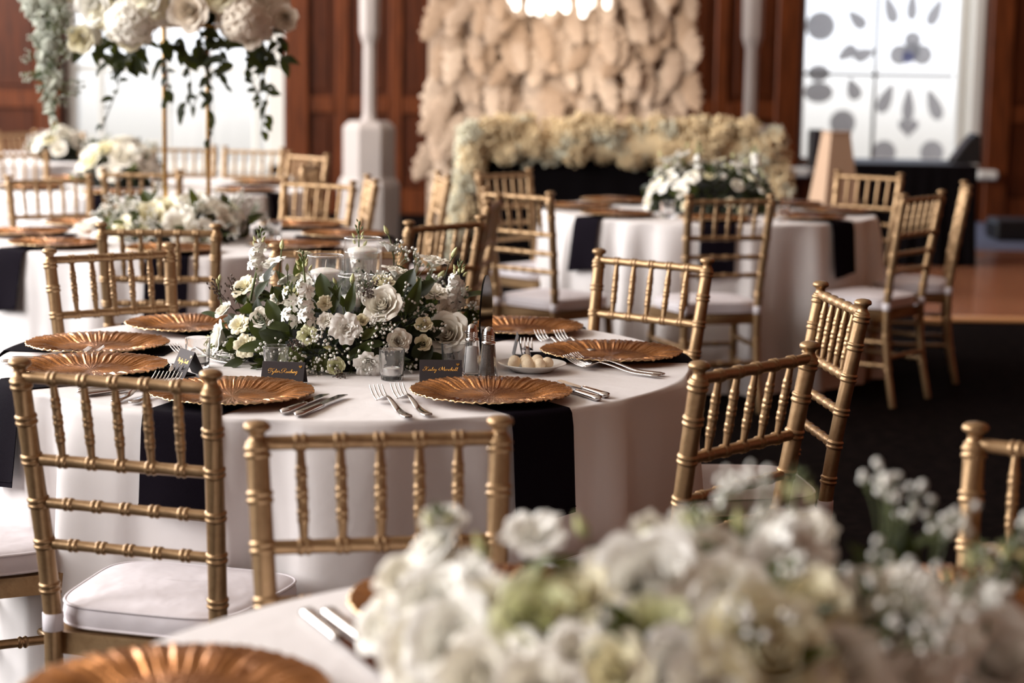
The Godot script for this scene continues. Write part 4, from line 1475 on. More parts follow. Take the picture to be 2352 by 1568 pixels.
	# large leaves that can be told apart: x, y of the foot, heading in the picture (degrees, 0 right, 90 up), length px, kind, material
	for q in [[590, 690, 60, 55, 1, "leaf"], [585, 700, 20, 50, 1, "leaf"], [560, 700, 100, 45, 1, "leaf"], [625, 725, 75, 60, 2, "leaf"], [600, 780, 95, 62, 1, "leaf"], [655, 790, 150, 62, 1, "leaf_dark"],
			[640, 740, 115, 55, 1, "leaf"], [665, 760, 160, 50, 1, "leaf"], [540, 700, 40, 55, 0, "leaf"], [620, 800, 175, 70, 0, "leaf"], [560, 830, 200, 65, 0, "leaf"],
			[520, 800, 170, 50, 0, "leaf_olive"], [545, 850, 215, 50, 0, "leaf"], [590, 840, 250, 55, 0, "leaf"], [500, 730, 150, 40, 0, "eucalyptus"], [700, 820, 190, 62, 3, "leaf_olive"], [730, 855, 60, 40, 1, "leaf_olive"],
			[745, 862, 20, 36, 1, "leaf_olive"], [735, 870, 110, 34, 1, "leaf_olive"], [925, 690, 80, 75, 1, "leaf_dark"], [950, 690, 50, 65, 1, "leaf_dark"], [935, 720, 70, 85, 2, "leaf"], [905, 720, 110, 60, 1, "leaf_dark"],
			[1060, 690, 25, 62, 3, "eucalyptus"], [1050, 715, 355, 60, 1, "leaf"], [1070, 740, 40, 50, 1, "leaf_dark"], [745, 690, 95, 60, 1, "eucalyptus"], [765, 715, 75, 60, 2, "leaf"], [790, 705, 120, 55, 2, "leaf"],
			[800, 720, 80, 70, 2, "leaf"], [690, 720, 70, 50, 1, "leaf_dark"], [850, 800, 200, 60, 0, "leaf"], [870, 815, 150, 55, 1, "leaf_dark"], [955, 830, 60, 55, 3, "leaf_dark"], [975, 840, 20, 55, 3, "leaf"],
			[930, 850, 160, 50, 1, "leaf_dark"], [1000, 860, 330, 45, 1, "leaf_dark"], [830, 780, 40, 45, 0, "leaf_olive"], [845, 795, 15, 40, 0, "leaf"], [680, 755, 30, 50, 0, "leaf"], [615, 660, 80, 55, 1, "leaf_dark"],
			[530, 740, 200, 40, 1, "leaf"], [660, 700, 120, 50, 1, "leaf_dark"], [640, 830, 300, 50, 0, "leaf"], [680, 850, 180, 60, 0, "leaf"], [575, 780, 330, 60, 1, "leaf"], [605, 760, 350, 60, 0, "leaf_dark"]]:
		var h := dome_hit(q[0], q[1], C, rad * 0.97)
		var a := deg_to_rad(q[2])
		var dir: Vector3 = cam_basis * Vector3(cos(a), sin(a), 0.0) + h[1] * 0.25
		var p: Vector3 = h[0] - base
		p.y = maxf(p.y, 0.006)
		leaf(o, p, dir, h[1] + Vector3(rnd(-0.4, 0.4), 0.5, rnd(-0.2, 0.4)), q[3] / 1000.0, q[4], M[q[5]])
	# the rest of the mound, seen from other sides
	for k in 26:
		var a := rnd(PI * 1.02, PI * 1.98)
		var p := rnd(0.1, 1.1)
		var c := Vector3(cos(a) * cos(p) * rad.x, sin(p) * rad.y, sin(a) * cos(p) * rad.z)
		var n := Vector3(c.x / rad.x, c.y / rad.y, c.z / rad.z)
		if sin(a) > -0.2: continue
		bloom(o, ["rose", "lisianthus"][k % 2], c, n, rnd(0.02, 0.034), M[["petal", "petal_cream", "petal_white"][k % 3]])
	for k in 40:
		var a := rnd(0, TAU)
		var p := rnd(0.0, 0.9)
		var c := Vector3(cos(a) * cos(p) * rad.x, sin(p) * rad.y + 0.008, sin(a) * cos(p) * rad.z) * 0.94
		var n := Vector3(c.x / rad.x, c.y / rad.y + 0.2, c.z / rad.z).normalized()
		var d := n + Vector3(rnd(-1, 1), rnd(-0.4, 0.7), rnd(-1, 1)) * 0.9
		d.y = maxf(d.y, -0.02 if c.y < 0.05 else -0.5)
		leaf(o, c, d, n, rnd(0.035, 0.065), rng.randi() % 3, M[["leaf", "leaf_dark", "leaf_dark"][k % 3]])
	return o

# other arrangements: a mound of blooms of a given size
func mound(label: String, at: Vector3, rad: Vector3, n_bloom: int, size: Vector2, n_leaf: int, n_breath: int, seed_: int, called := "floral_centrepiece", category := "centrepiece") -> Node3D:
	rng.seed = seed_
	var o := thing(called, label, category, at)
	filling(o, rad.x * 0.92, rad.y * 0.85, rad.z * 0.92, 180)
	for k in n_bloom:
		var a := k * 2.39996 + rnd(-0.2, 0.2)
		var sp := sqrt((k + 0.5) / n_bloom)
		var p := acos(minf(sp, 0.97))
		var c := Vector3(cos(a) * cos(p) * rad.x, sin(p) * rad.y, sin(a) * cos(p) * rad.z)
		var n := Vector3(c.x / rad.x, c.y / rad.y + 0.15, c.z / rad.z)
		bloom(o, ["rose", "lisianthus", "rose"][k % 3], c, n + Vector3(rnd(-1, 1), rnd(-1, 1), rnd(-1, 1)) * 0.3, rnd(size.x, size.y), M[["petal", "petal_white", "petal_cream", "petal"][k % 4]], true)
	for k in n_leaf:
		var a := rnd(0, TAU)
		var p := rnd(0.05, 1.1)
		var c := Vector3(cos(a) * cos(p) * rad.x, sin(p) * rad.y + 0.008, sin(a) * cos(p) * rad.z) * 0.97
		var n := Vector3(c.x / rad.x, c.y / rad.y + 0.2, c.z / rad.z).normalized()
		leaf(o, c, n + Vector3(rnd(-1, 1), rnd(-0.3, 0.8), rnd(-1, 1)) * 0.8, n, rnd(0.05, 0.09), rng.randi() % 3, M[["leaf", "leaf_dark", "leaf_dark", "leaf_olive"][k % 4]])
	for k in n_breath:
		var a := rnd(0, TAU)
		var p := rnd(0.0, 0.9)
		var c := Vector3(cos(a) * cos(p) * rad.x, sin(p) * rad.y + 0.008, sin(a) * cos(p) * rad.z) * 0.95
		breath(o, c, Vector3(c.x / rad.x, c.y / rad.y + 0.2, c.z / rad.z), 1.3)
	return o

func hydrangea(parent: Node, at: Vector3, r: float, m: Material) -> void:
	if not K.has("hydrangea"):
		var b := MB.new()
		var g := RandomNumberGenerator.new()
		g.seed = 9
		var bl := MB.new()
		for k in 4: bl.add(petal_mesh(0.2, 0.3, 0.8, 0.08, 0.75, k * 1.9, 4, 3), Transform3D(Basis(Vector3.UP, k * TAU / 4), Vector3.ZERO))
		for k in 70:
			var y := 1.0 - 1.75 * (k + 0.5) / 70.0
			var a := k * 2.39996
			var n := Vector3(cos(a) * sqrt(1 - y * y), y, sin(a) * sqrt(1 - y * y))
			b.add(bl, Transform3D(up_basis(n + Vector3(g.randf_range(-1, 1), g.randf_range(-1, 1), g.randf_range(-1, 1)) * 0.3, g.randf() * 6.0).scaled_local(Vector3.ONE * 0.24), n * g.randf_range(0.8, 0.97)))
		var core := MB.new()
		ball(core, Vector3.ZERO, 0.72, 0.0)
		b.add(core, Transform3D())
		K.hydrangea = b.mesh()
	part("hydrangea", K.hydrangea, m, parent, Transform3D(Basis(Vector3.UP, rnd(0, 6)).scaled(Vector3.ONE * r), at))

func vine(parent: Node, pts: Array, n: int, l: float, m: Material, name_ := "trailing_vine") -> void:
	var cv := Curve3D.new()
	for k in pts.size():
		var tan: Vector3 = (pts[mini(k + 1, pts.size() - 1)] - pts[maxi(k - 1, 0)]) * 0.17
		cv.add_point(pts[k], -tan, tan)
	var L := cv.get_baked_length()
	var line := []
	for k in 15: line.append(cv.sample_baked(L * k / 14.0))
	var b := MB.new()
	b.tube(line, [0.0022], 5)
	var o := part(name_, b.mesh(), M.twig, parent)
	for k in n:
		var p := cv.sample_baked(L * (k + 0.5) / n)
		var d := Vector3(rnd(-1, 1), rnd(-1.2, 0.3), rnd(-1, 1))
		leaf(o, p, d, Vector3(rnd(-0.5, 0.5), 0.6, 1.0), l * rnd(0.8, 1.2), rng.randi() % 3, m)

func tall_arrangement(cx: float, cz: float) -> void:
	rng.seed = 77
	var o := thing("tall_floral_stand", "tall arrangement of white flowers and trailing leaves on two slim gold poles", "flower stand", Vector3(cx, TT, cz))
	var xa := on_z(378, 300, cz).x - cx
	var xb := on_z(478, 300, cz).x - cx
	var b := MB.new()
	b.box(Vector3((xa + xb) / 2, 0.004, 0), Vector3(0.26, 0.008, 0.2), 0.002)
	part("base_plate", b.mesh(), M.brass, o)
	for x in [xa, xb]:
		b = MB.new()
		b.tube([Vector3(x, 0.008, 0), Vector3(x, 0.80, 0)], [0.0085], 12)
		part("pole", b.mesh(), M.brass, o)
	b = MB.new()
	b.box(Vector3((xa + xb) / 2, 0.805, 0), Vector3(0.34, 0.012, 0.2), 0.003)
	part("top_plate", b.mesh(), M.brass, o)
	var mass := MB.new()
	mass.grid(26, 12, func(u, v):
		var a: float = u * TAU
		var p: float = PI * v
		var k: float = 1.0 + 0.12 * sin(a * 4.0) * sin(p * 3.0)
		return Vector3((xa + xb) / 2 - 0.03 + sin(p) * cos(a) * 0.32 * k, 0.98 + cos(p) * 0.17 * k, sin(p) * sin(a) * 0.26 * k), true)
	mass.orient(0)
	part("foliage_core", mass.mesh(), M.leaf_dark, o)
	var P := func(px: float, py: float, dz: float) -> Vector3:
		return on_z(px, py, cz + dz) - Vector3(cx, TT, cz)
	for q in [[300, 55, 0.24, 0.105, "petal"], [350, 10, 0.22, 0.09, "petal_cream"], [460, -10, 0.2, 0.085, "petal"], [240, 35, 0.18, 0.07, "petal_cream"], [205, 80, 0.14, 0.055, "petal"], [555, 45, 0.2, 0.105, "petal_blush"], [590, 60, 0.12, 0.08, "petal_blush"], [360, 35, 0.22, 0.06, "petal"], [630, 15, 0.05, 0.07, "petal_blush"], [300, -60, 0.16, 0.1, "petal"], [520, -60, 0.16, 0.1, "petal"], [420, -90, 0.1, 0.11, "petal"], [180, -30, 0.05, 0.09, "petal"], [640, -50, 0.0, 0.08, "petal"], [400, -40, -0.2, 0.1, "petal"], [250, -30, -0.2, 0.1, "petal"], [550, -20, -0.2, 0.1, "petal"]]:
		hydrangea(o, P.call(q[0], q[1], q[2]), q[3], M[q[4]])
	for q in [[432, 25, 0.27, 0.066, "petal_blush"], [215, 15, 0.22, 0.06, "petal_white"], [330, -15, 0.28, 0.06, "petal"], [185, 90, 0.18, 0.045, "petal_cream"], [500, -15, 0.26, 0.06, "petal_cream"], [655, 40, 0.1, 0.045, "petal_blush"], [300, 85, 0.24, 0.045, "petal_cream"], [575, 85, 0.2, 0.04, "petal_blush"]]:
		bloom(o, "rose", P.call(q[0], q[1], q[2]), Vector3(rnd(-0.4, 0.4), -0.1, 1), q[3], M[q[4]])
	# pale trailing garland on the left
	for k in 16:
		var t := k / 15.0
		var p: Vector3 = P.call(lerpf(95, 118, t) + rnd(-30, 30) * (1.0 - t * 0.75), lerpf(-20, 235, t), 0.12 + rnd(-0.05, 0.05))
		breath(o, p, Vector3(rnd(-1, 1), rnd(-1, 0.6), rnd(0, 1)), rnd(1.2, 1.6), M.dusty)
	for k in 22:
		var t := k / 21.0
		hydrangea(o, P.call(lerpf(92, 116, t) + rnd(-32, 32) * (1.0 - t * 0.85), lerpf(-15, 215, t), 0.1 + rnd(-0.04, 0.04)), lerpf(0.062, 0.026, t) * rnd(0.85, 1.1), M.dusty)
	for k in 60:
		var t := k / 59.0
		var p: Vector3 = P.call(lerpf(95, 120, t) + rnd(-40, 40) * (1.0 - t * 0.8), lerpf(-20, 262, t), 0.12 + rnd(-0.08, 0.08))
		leaf(o, p, Vector3(rnd(-1, 1), rnd(-1.4, 0.1), rnd(-0.3, 1)), Vector3(rnd(-0.5, 0.5), 0.6, 1.0), rnd(0.035, 0.06), rng.randi() % 3, M.dusty if k % 3 else M.eucalyptus)
	# leaves under the ball and trailing vines
	for k in 130:
		var p: Vector3 = P.call(rnd(200, 660), rnd(70, 150), rnd(-0.15, 0.22))
		if p.y > 0.86 or rng.randf() < 0.4:
			leaf(o, p, Vector3(rnd(-1, 1), rnd(-1.0, 0.1), rnd(-0.3, 1)), Vector3(rnd(-0.5, 0.5), 0.8, 0.8), rnd(0.06, 0.10), rng.randi() % 3, M.leaf_dark)
	for q in [[265, 90, 275, 190, 232, 300], [415, 110, 440, 190, 420, 260], [455, 90, 480, 170, 440, 250], [560, 90, 570, 170, 610, 250], [600, 90, 612, 160, 585, 240], [625, 60, 640, 110, 612, 130], [470, 120, 482, 210, 478, 330], [345, 95, 300, 150, 250, 170], [520, 90, 500, 160, 520, 200], [375, 120, 385, 190, 372, 240], [590, 150, 615, 210, 600, 310]]:
		vine(o, [P.call(q[0], q[1] - 30.0, 0.1), P.call(q[2], q[3], 0.14), P.call(q[4], q[5], 0.13)], 11, 0.05, M.leaf_dark)

func plume_mesh(variant: int) -> Mesh:
	var key := "plume%d" % variant
	if K.has(key): return K[key]
	var r := RandomNumberGenerator.new()
	r.seed = variant + 30
	var cv: float = r.randf_range(-0.25, 0.25)
	var b := MB.new()
	b.grid(12, 24, func(u, v):
		var a: float = u * TAU
		var w: float = 0.25 * pow(sin(PI * pow(clampf(v, 0.01, 0.99), 0.8)), 0.6) * (1.0 + 0.16 * sin(v * 26.0 + a * 2.0)) + 0.004
		var spine := Vector3(cv * v * v, v - 0.12 * pow(v, 3), 0.10 * sin(PI * v) + 0.28 * pow(v, 3))
		return spine + Vector3(cos(a) * w * (1.0 + 0.22 * sin(v * 40.0 + cv * 50.0) * cos(a)), 0.05 * absf(cos(a)), sin(a) * w * 0.24), true)
	b.orient(0)
	K[key] = b.mesh()
	return K[key]

# ---------------------------------------------------------------- everything in its place
func _ready() -> void:
	rng.seed = 2024
	setup()
	make_materials()
	build_room()
	main_table()
	near_table()
	left_table()
	right_table()
	far_tables()
	head_end()
	right_side()

func polar(c: Vector2, ang: float, r: float) -> Vector2:
	return c + Vector2(cos(deg_to_rad(ang)), sin(deg_to_rad(ang))) * r

func main_table() -> void:
	var c := Vector2(-0.383, -4.454)
	tablecloth(c.x, c.y, 0.8036, 5, "white floor-length cloth on the round table in the middle, in sharp focus", [56.3, 108.5, 146.0, 186.0, 355.0, 310.0, 224.0])
	var g := "gold chairs around the table in the middle"
	chair(-0.6815, -3.251, 15.3, false, "gold bamboo-turned chair with white cushion in front of the table's left side", g)
	chair(0.4567, -3.518, -48.7, false, "gold chair turned sideways at the table's right front, its rails sloping up to the right", g)
	chair(0.782, -4.531, 83.6, true, "sharp gold chair right of the middle table, seen almost edge-on over dark carpet", g)
	chair(0.391, -5.361, 37.2, true, "gold chair behind the middle table's right side, next to the white skirt behind", g)
	chair(-0.499, -5.50, -3.0, true, "gold chair hidden behind the glass candle vases and flowers", g)
	chair(-1.122, -5.339, -36.8, true, "gold chair behind the middle table's left side, overlapping another chair", g)
	chair(-1.335, -3.72, 58.0, false, "chair at the left picture edge of which only cushion and frame show", g)
	# charger plates over black napkins
	var gp := "copper charger plates on the middle table"
	var gn := "black napkins on the middle table"
	var pl := [
		["P1", -0.042, -3.930, "copper charger plate nearest on the right, between two forks and two knife handles"],
		["P2", -0.570, -3.874, "copper charger plate nearest on the left, behind a chair post and the left knives"],
		["P3", 0.234, -4.507, "copper charger plate at the right edge of the middle table, beside two forks"],
		["P4", 0.016, -4.927, "copper charger plate behind the oval black sign at the back right"],
		["P5", -0.924, -4.180, "copper charger plate behind the rail of the left front chair"],
		["P6", -0.981, -4.515, "copper charger plate farthest left on the middle table, behind another plate"],
		["P7", -0.820, -4.882, "copper charger plate at the back left, partly hidden by flowers"],
		["P8", -0.436, -5.075, "copper charger plate hidden behind the centrepiece at the far side"]]
	for q in pl:
		charger(Vector3(q[1], TT + 0.0035, q[2]), rnd(0, TAU), q[3], gp)
	napkin(c, 0.8036, 56.8, 0.145, 0.210, 0.1, "black napkin hanging over the cloth right of the front chair facing us", gn)
	napkin(c, 0.8036, 109.0, 0.155, 0.195, -0.1, "dark napkin hanging behind the bars of the left front chair", gn)
	napkin(c, 0.8036, 146.0, 0.15, 0.215, 0.2, "dark napkin hanging at the left edge of the picture", gn)
	napkin(c, 0.8036, 186.0, 0.15, 0.2, 0.0, "black napkin under the plate farthest left on the middle table", gn)
	napkin(c, 0.8036, 355.0, 0.15, 0.2, 0.3, "black napkin under the plate beside the right-hand forks", gn)
	napkin(c, 0.8036, 310.0, 0.15, 0.2, 0.0, "black napkin under the plate behind the oval sign", gn)
	napkin(c, 0.8036, 224.0, 0.15, 0.2, 0.0, "black napkin under the back left plate of the middle table", gn)
	# cutlery, found on the table plane
	var F := func(tx: float, ty: float, hx: float, hy: float, label: String) -> void:
		var tail := on_y(hx, hy, TT + 0.008)
		var tip := on_y(tx, ty, TT + 0.022)
		fork(tip, tail, label)
	F.call(859, 888, 938, 955, "left one of the two forks in front of the votive candle")
	F.call(900, 880, 984, 951, "right one of the two forks in front of the votive candle")
	F.call(1293, 820, 1514, 861, "nearer of the two forks at the right end of the middle table")
	F.call(1272, 810, 1524, 857, "farther of the two forks at the right end of the middle table")
	F.call(375, 858, 263, 919, "left fork of the pair between the left front plates")
	F.call(428, 852, 304, 922, "right fork of the pair between the left front plates")
	F.call(398, 796, 432, 815, "fork lying left of the leftmost votive glass")
	F.call(1209, 782, 1214, 830, "fork standing out behind the plate of white truffles")
	F.call(1238, 764, 1285, 792, "left one of two forks between the two right-hand plates")
	F.call(1283, 764, 1330, 792, "right one of two forks between the two right-hand plates")
	F.call(208, 803, 20, 827, "nearer of two forks between the two leftmost plates, handles at the left edge")
	F.call(240, 801, 28, 820, "farther of two forks between the two leftmost plates, handles at the left edge")
	F.call(418, 846, 385, 843, "fork beside the folded card, its handle under the left plate")
	var N := func(tx: float, ty: float, hx: float, hy: float, label: String) -> void:
		knife(on_y(tx, ty, TT + 0.004), on_y(hx, hy, TT + 0.006), label)
	N.call(752, 908, 648, 948, "left one of the two knives beside the left front plate")
	N.call(794, 909, 680, 954, "right one of the two knives beside the left front plate")
	N.call(1296, 893, 1378, 917, "shorter of two knife handles right of the front right plate")
	N.call(1284, 876, 1396, 910, "longer of two knife handles right of the front right plate")
	N.call(345, 889, 188, 906, "knife behind the spindles of the left front chair, nearer one")
	N.call(320, 886, 178, 902, "knife behind the spindles of the left front chair, farther one")
	# glassware
	votive(on_y(455, 843, TT + 0.0), true, "votive glass at the left behind the turned place card")
	votive(on_y(634, 864, TT + 0.0), false, "votive glass behind the place card with gold writing at the left")
	votive(on_y(900, 872, TT + 0.0), true, "votive glass with a white tealight in front of the centrepiece")
	votive(on_y(1042, 857, TT + 0.0), false, "votive glass between the right place card and the salt shaker")
	cylinder_vase(Vector3(on_z(833, 700, -4.50).x, TT + 0.001, -4.50), 0.0445, 0.276, 0.243, "tallest glass cylinder with a floating white candle")
	cylinder_vase(Vector3(on_z(747, 700, -4.42).x, TT + 0.001, -4.42), 0.0425, 0.242, 0.200, "middle glass cylinder with a floating white candle, left of the tallest")
	cylinder_vase(Vector3(on_z(817, 700, -4.36).x, TT + 0.001, -4.36), 0.0425, 0.203, 0.150, "lowest glass cylinder with a floating white candle, in front of the tallest")
	# cards, sign, shakers, sweets
	place_card(on_y(649, 886, TT) + Vector3(0, 0.001, -0.026), -0.09, "Tyler Rushing", "dark place card with gold script and heart behind the left front plate")
	place_card(on_y(1011, 881, TT) + Vector3(0, 0.001, -0.026), 0.05, "Kailey Marshall", "black place card with gold script beside the salt shaker")
	place_card(on_y(432, 863, TT) + Vector3(0, 0.001, 0.0), -0.98, "Hayley Smith", "dark folded place card turned sideways by the left votive glass", 0.075, 0.056, 0.0046)
	place_card(on_y(1189, 818, TT) + Vector3(0, 0.001, 0), -1.52, "", "black place card seen edge-on behind the plate of truffles", 0.085, 0.052, 0.0048, 0.011)
	var s := thing("table_sign", "black oval acrylic table sign on edge behind the salt and pepper", "table sign", Vector3(on_z(1115, 800, -4.36).x, TT + 0.001, -4.36), 1.385)
	var ob := PackedVector2Array()
	for k in 64: ob.append(Vector2(cos(TAU * k / 64) * 0.068, 0.105 + sin(TAU * k / 64) * 0.103))
	var b := MB.new()
	b.prism(ob, -0.002, 0.002)
	part("oval_panel", b.mesh(), M.acrylic, s)
	b = MB.new()
	b.box(Vector3(0, 0.010, 0), Vector3(0.07, 0.020, 0.034), 0.003)
	part("foot", b.mesh(), M.brass, s)
	for x in [-0.018, 0.018]:
		b = MB.new()
		b.tube([Vector3(x, 0.02, 0.006), Vector3(x, 0.085, 0.006)], [0.0025], 8)
		part("clip_rod", b.mesh(), M.brass, s)
	shaker(on_y(1083, 862, TT + 0.001), "salt", "glass salt shaker with chrome dome, behind the pepper")
	shaker(on_y(1121, 870, TT + 0.001), "pepper", "glass pepper shaker with dark grains beside the salt")
	var tp := on_y(1222, 851, TT + 0.001)
	var pd := MB.new()
	pd.lathe([Vector2(0, 0), Vector2(0.044, 0), Vector2(0.048, 0.003), Vector2(0.060, 0.010), Vector2(0.0765, 0.0165), Vector2(0.0775, 0.0180), Vector2(0.0765, 0.0190), Vector2(0.058, 0.0125), Vector2(0.046, 0.0060), Vector2(0.042, 0.0048), Vector2(0, 0.0048)], 64)
	solo("dessert_plate", pd.mesh(), M.china, "small white plate holding round white truffles", "plate", Transform3D(Basis(), tp))
	var names := ["front left truffle on the white plate", "front middle truffle on the white plate", "front right truffle on the white plate", "left truffle of the back row on the white plate", "truffle at the very back of the white plate, left of centre", "truffle at the very back of the white plate, right of centre", "truffle wedged in the middle behind the front middle one", "truffle wedged between middle and front right ones", "rightmost truffle on the white plate"]
	var tb := [[-0.041, 0.022], [-0.010, 0.034], [0.016, 0.030], [-0.040, -0.012], [-0.014, -0.030], [0.012, -0.028], [-0.012, 0.003], [0.0125, 0.002], [0.034, 0.008]]
	var ts := MB.new()
	ts.grid(28, 18, func(u, v):
		var a: float = u * TAU
		var p: float = PI * v
		var k: float = 0.0140 * (1.0 + 0.012 * sin(a * 5.0 + v * 7.0) * sin(p))
		return Vector3(sin(p) * cos(a) * k, cos(p) * k, sin(p) * sin(a) * k), true)
	ts.orient(0)
	var tm := ts.mesh()
	for k in 9:
		solo("truffle", tm, M.truffle, names[k], "truffle", Transform3D(Basis.from_euler(Vector3(rnd(0, 6), rnd(0, 6), 0)), tp + Vector3(tb[k][0], 0.0048 + 0.0141, tb[k][1])), "truffles on the white plate")
	K.main = main_centrepiece(c.x, c.y)
	K.main.set_meta("label", "low centrepiece of white roses, stock and green leaves around three glass vases, in focus")
	K.main.set_meta("group", "rose centrepieces")

func near_table() -> void:
	var c := Vector2(0.28, -1.85)
	tablecloth(c.x, c.y, 0.80, 9, "white cloth on the blurred round table nearest the camera")
	var g := "gold chairs at the nearest table"
	chair(-0.193, -2.792, -11.3, true, "gold chair facing us in the front, between the nearest table and the middle one", g)
	chair(0.85, -2.74, 31.0, true, "blurred gold chair at the right edge of the picture", g)
	var gp := "copper charger plates on the nearest table"
	charger(Vector3(-0.355, TT + 0.0035, -1.985), 0.4, "large blurred copper plate at the bottom left edge", gp)
	charger(Vector3(-0.035, TT + 0.0035, -2.365), 1.4, "blurred copper plate behind the nearest flowers, left of them", gp)
	charger(Vector3(0.585, TT + 0.0035, -2.395), 2.4, "blurred copper plate behind the nearest flowers, at the right", gp)
	var kn := [[700, 1414, 890, 1570, "lower one of two blurred knives on the nearest cloth"], [748, 1412, 955, 1570, "upper one of two blurred knives on the nearest cloth"]]
	for q in kn: knife(on_y(q[2], q[3], TT), on_y(q[0], q[1], TT), q[4])
	near_flowers(c)

func near_flowers(c: Vector2) -> void:
	rng.seed = 99
	var at := Vector3(0.185, TT + 0.001, c.y)
	var o := thing("floral_centrepiece", "large blurred white centrepiece at the bottom right, nearest the camera", "centrepiece", at, 0.0, "rose centrepieces")
	var rad := Vector3(0.345, 0.235, 0.27)
	var C := at
	filling(o, 0.33, 0.20, 0.25, 420)
	for q in [[1232, 1240, 72, "petal_white"], [1010, 1265, 58, "petal_white"], [985, 1335, 78, "petal"], [945, 1410, 80, "petal"], [1050, 1480, 95, "petal_white"], [1110, 1565, 90, "petal"], [1250, 1425, 92, "petal_green"], [1335, 1385, 66, "petal_cream"],
			[1200, 1520, 55, "petal_white"], [1500, 1350, 105, "petal_white"], [1660, 1375, 80, "petal"], [1640, 1290, 60, "petal"], [1400, 1325, 52, "petal"], [1510, 1455, 66, "petal_green"], [1655, 1445, 58, "petal_white"], [1790, 1240, 72, "petal_white"],
			[1850, 1225, 62, "petal"], [1810, 1310, 92, "petal_white"], [1860, 1395, 70, "petal_cream"], [1760, 1510, 125, "petal_cream"], [2050, 1455, 120, "petal"], [2110, 1555, 90, "petal"], [2245, 1420, 72, "petal_white"], [2290, 1520, 105, "petal_white"],
			[2335, 1455, 50, "petal_blush"], [1420, 1545, 66, "petal_cream"], [1560, 1545, 80, "petal_white"], [1590, 1225, 50, "petal_white"], [1490, 1225, 40, "petal"], [1330, 1500, 60, "petal"], [1945, 1530, 70, "petal"], [1900, 1440, 55, "petal_cream"], [1130, 1400, 60, "petal"], [2190, 1480, 60, "petal"], [1580, 1400, 60, "petal"], [1240, 1600, 80, "petal"], [1640, 1600, 90, "petal"], [1440, 1440, 50, "petal"], [905, 1440, 75, "petal_white"], [1000, 1395, 85, "petal_white"], [1085, 1430, 70, "petal_cream"], [935, 1335, 60, "petal"], [1065, 1335, 70, "petal_white"], [980, 1500, 85, "petal"], [1020, 1210, 45, "petal_white"]]:
		var h := dome_hit(q[0], q[1], C, rad)
		var n: Vector3 = h[1] * 0.8 + Vector3(rnd(-0.4, 0.4), rnd(0.1, 0.5), rnd(0.5, 0.9))
		bloom(o, ["rose", "rose", "rose", "lisianthus"][rng.randi() % 4], h[0] - at + n.normalized() * 0.008, n, q[2] / 2200.0, M[q[3]])
	for q in [[1800, 1330, 1838, 1085, 5, 0.1, 0.45], [1010, 1330, 1008, 1165, 3, 0.2, 0.6], [2200, 1470, 2255, 1250, 3, 0.1, 0.5], [2290, 1420, 2330, 1240, 3, 0.1, 0.5], [1600, 1300, 1600, 1170, 3, 0.2, 0.6]]:
		var f: Vector3 = dome_hit(q[0], q[1], C, rad * 0.95)[0]
		var tp := CAM + ray(q[2], q[3]) * ((f - CAM).length() - 0.01)
		stock(o, f - at, tp - at, q[4], q[5], q[6])
	for q in [[2140, 1385], [1130, 1300], [1700, 1250], [2060, 1360], [1480, 1290], [1350, 1260]]:
		var h := dome_hit(q[0], q[1], C, rad)
		bud(o, h[0] - at + h[1] * 0.015, h[1] + Vector3(rnd(-0.6, 0.6), 0.3, 0), 0.014, M.bud)
	for k in 40:
		var h := dome_hit(rnd(1150, 2400), rnd(1330, 1568), C, rad * 0.95)
		leaf(o, h[0] - at, h[1] + Vector3(rnd(-1, 1), rnd(-0.2, 0.8), rnd(-0.5, 0.5)), h[1], rnd(0.04, 0.07), rng.randi() % 3, M[["leaf", "leaf_dark", "leaf_olive"][k % 3]])
	for k in 8:
		var h := dome_hit(rnd(900, 2400), rnd(1230, 1568), C, rad * 0.93)
		breath(o, h[0] - at, h[1], 1.3)

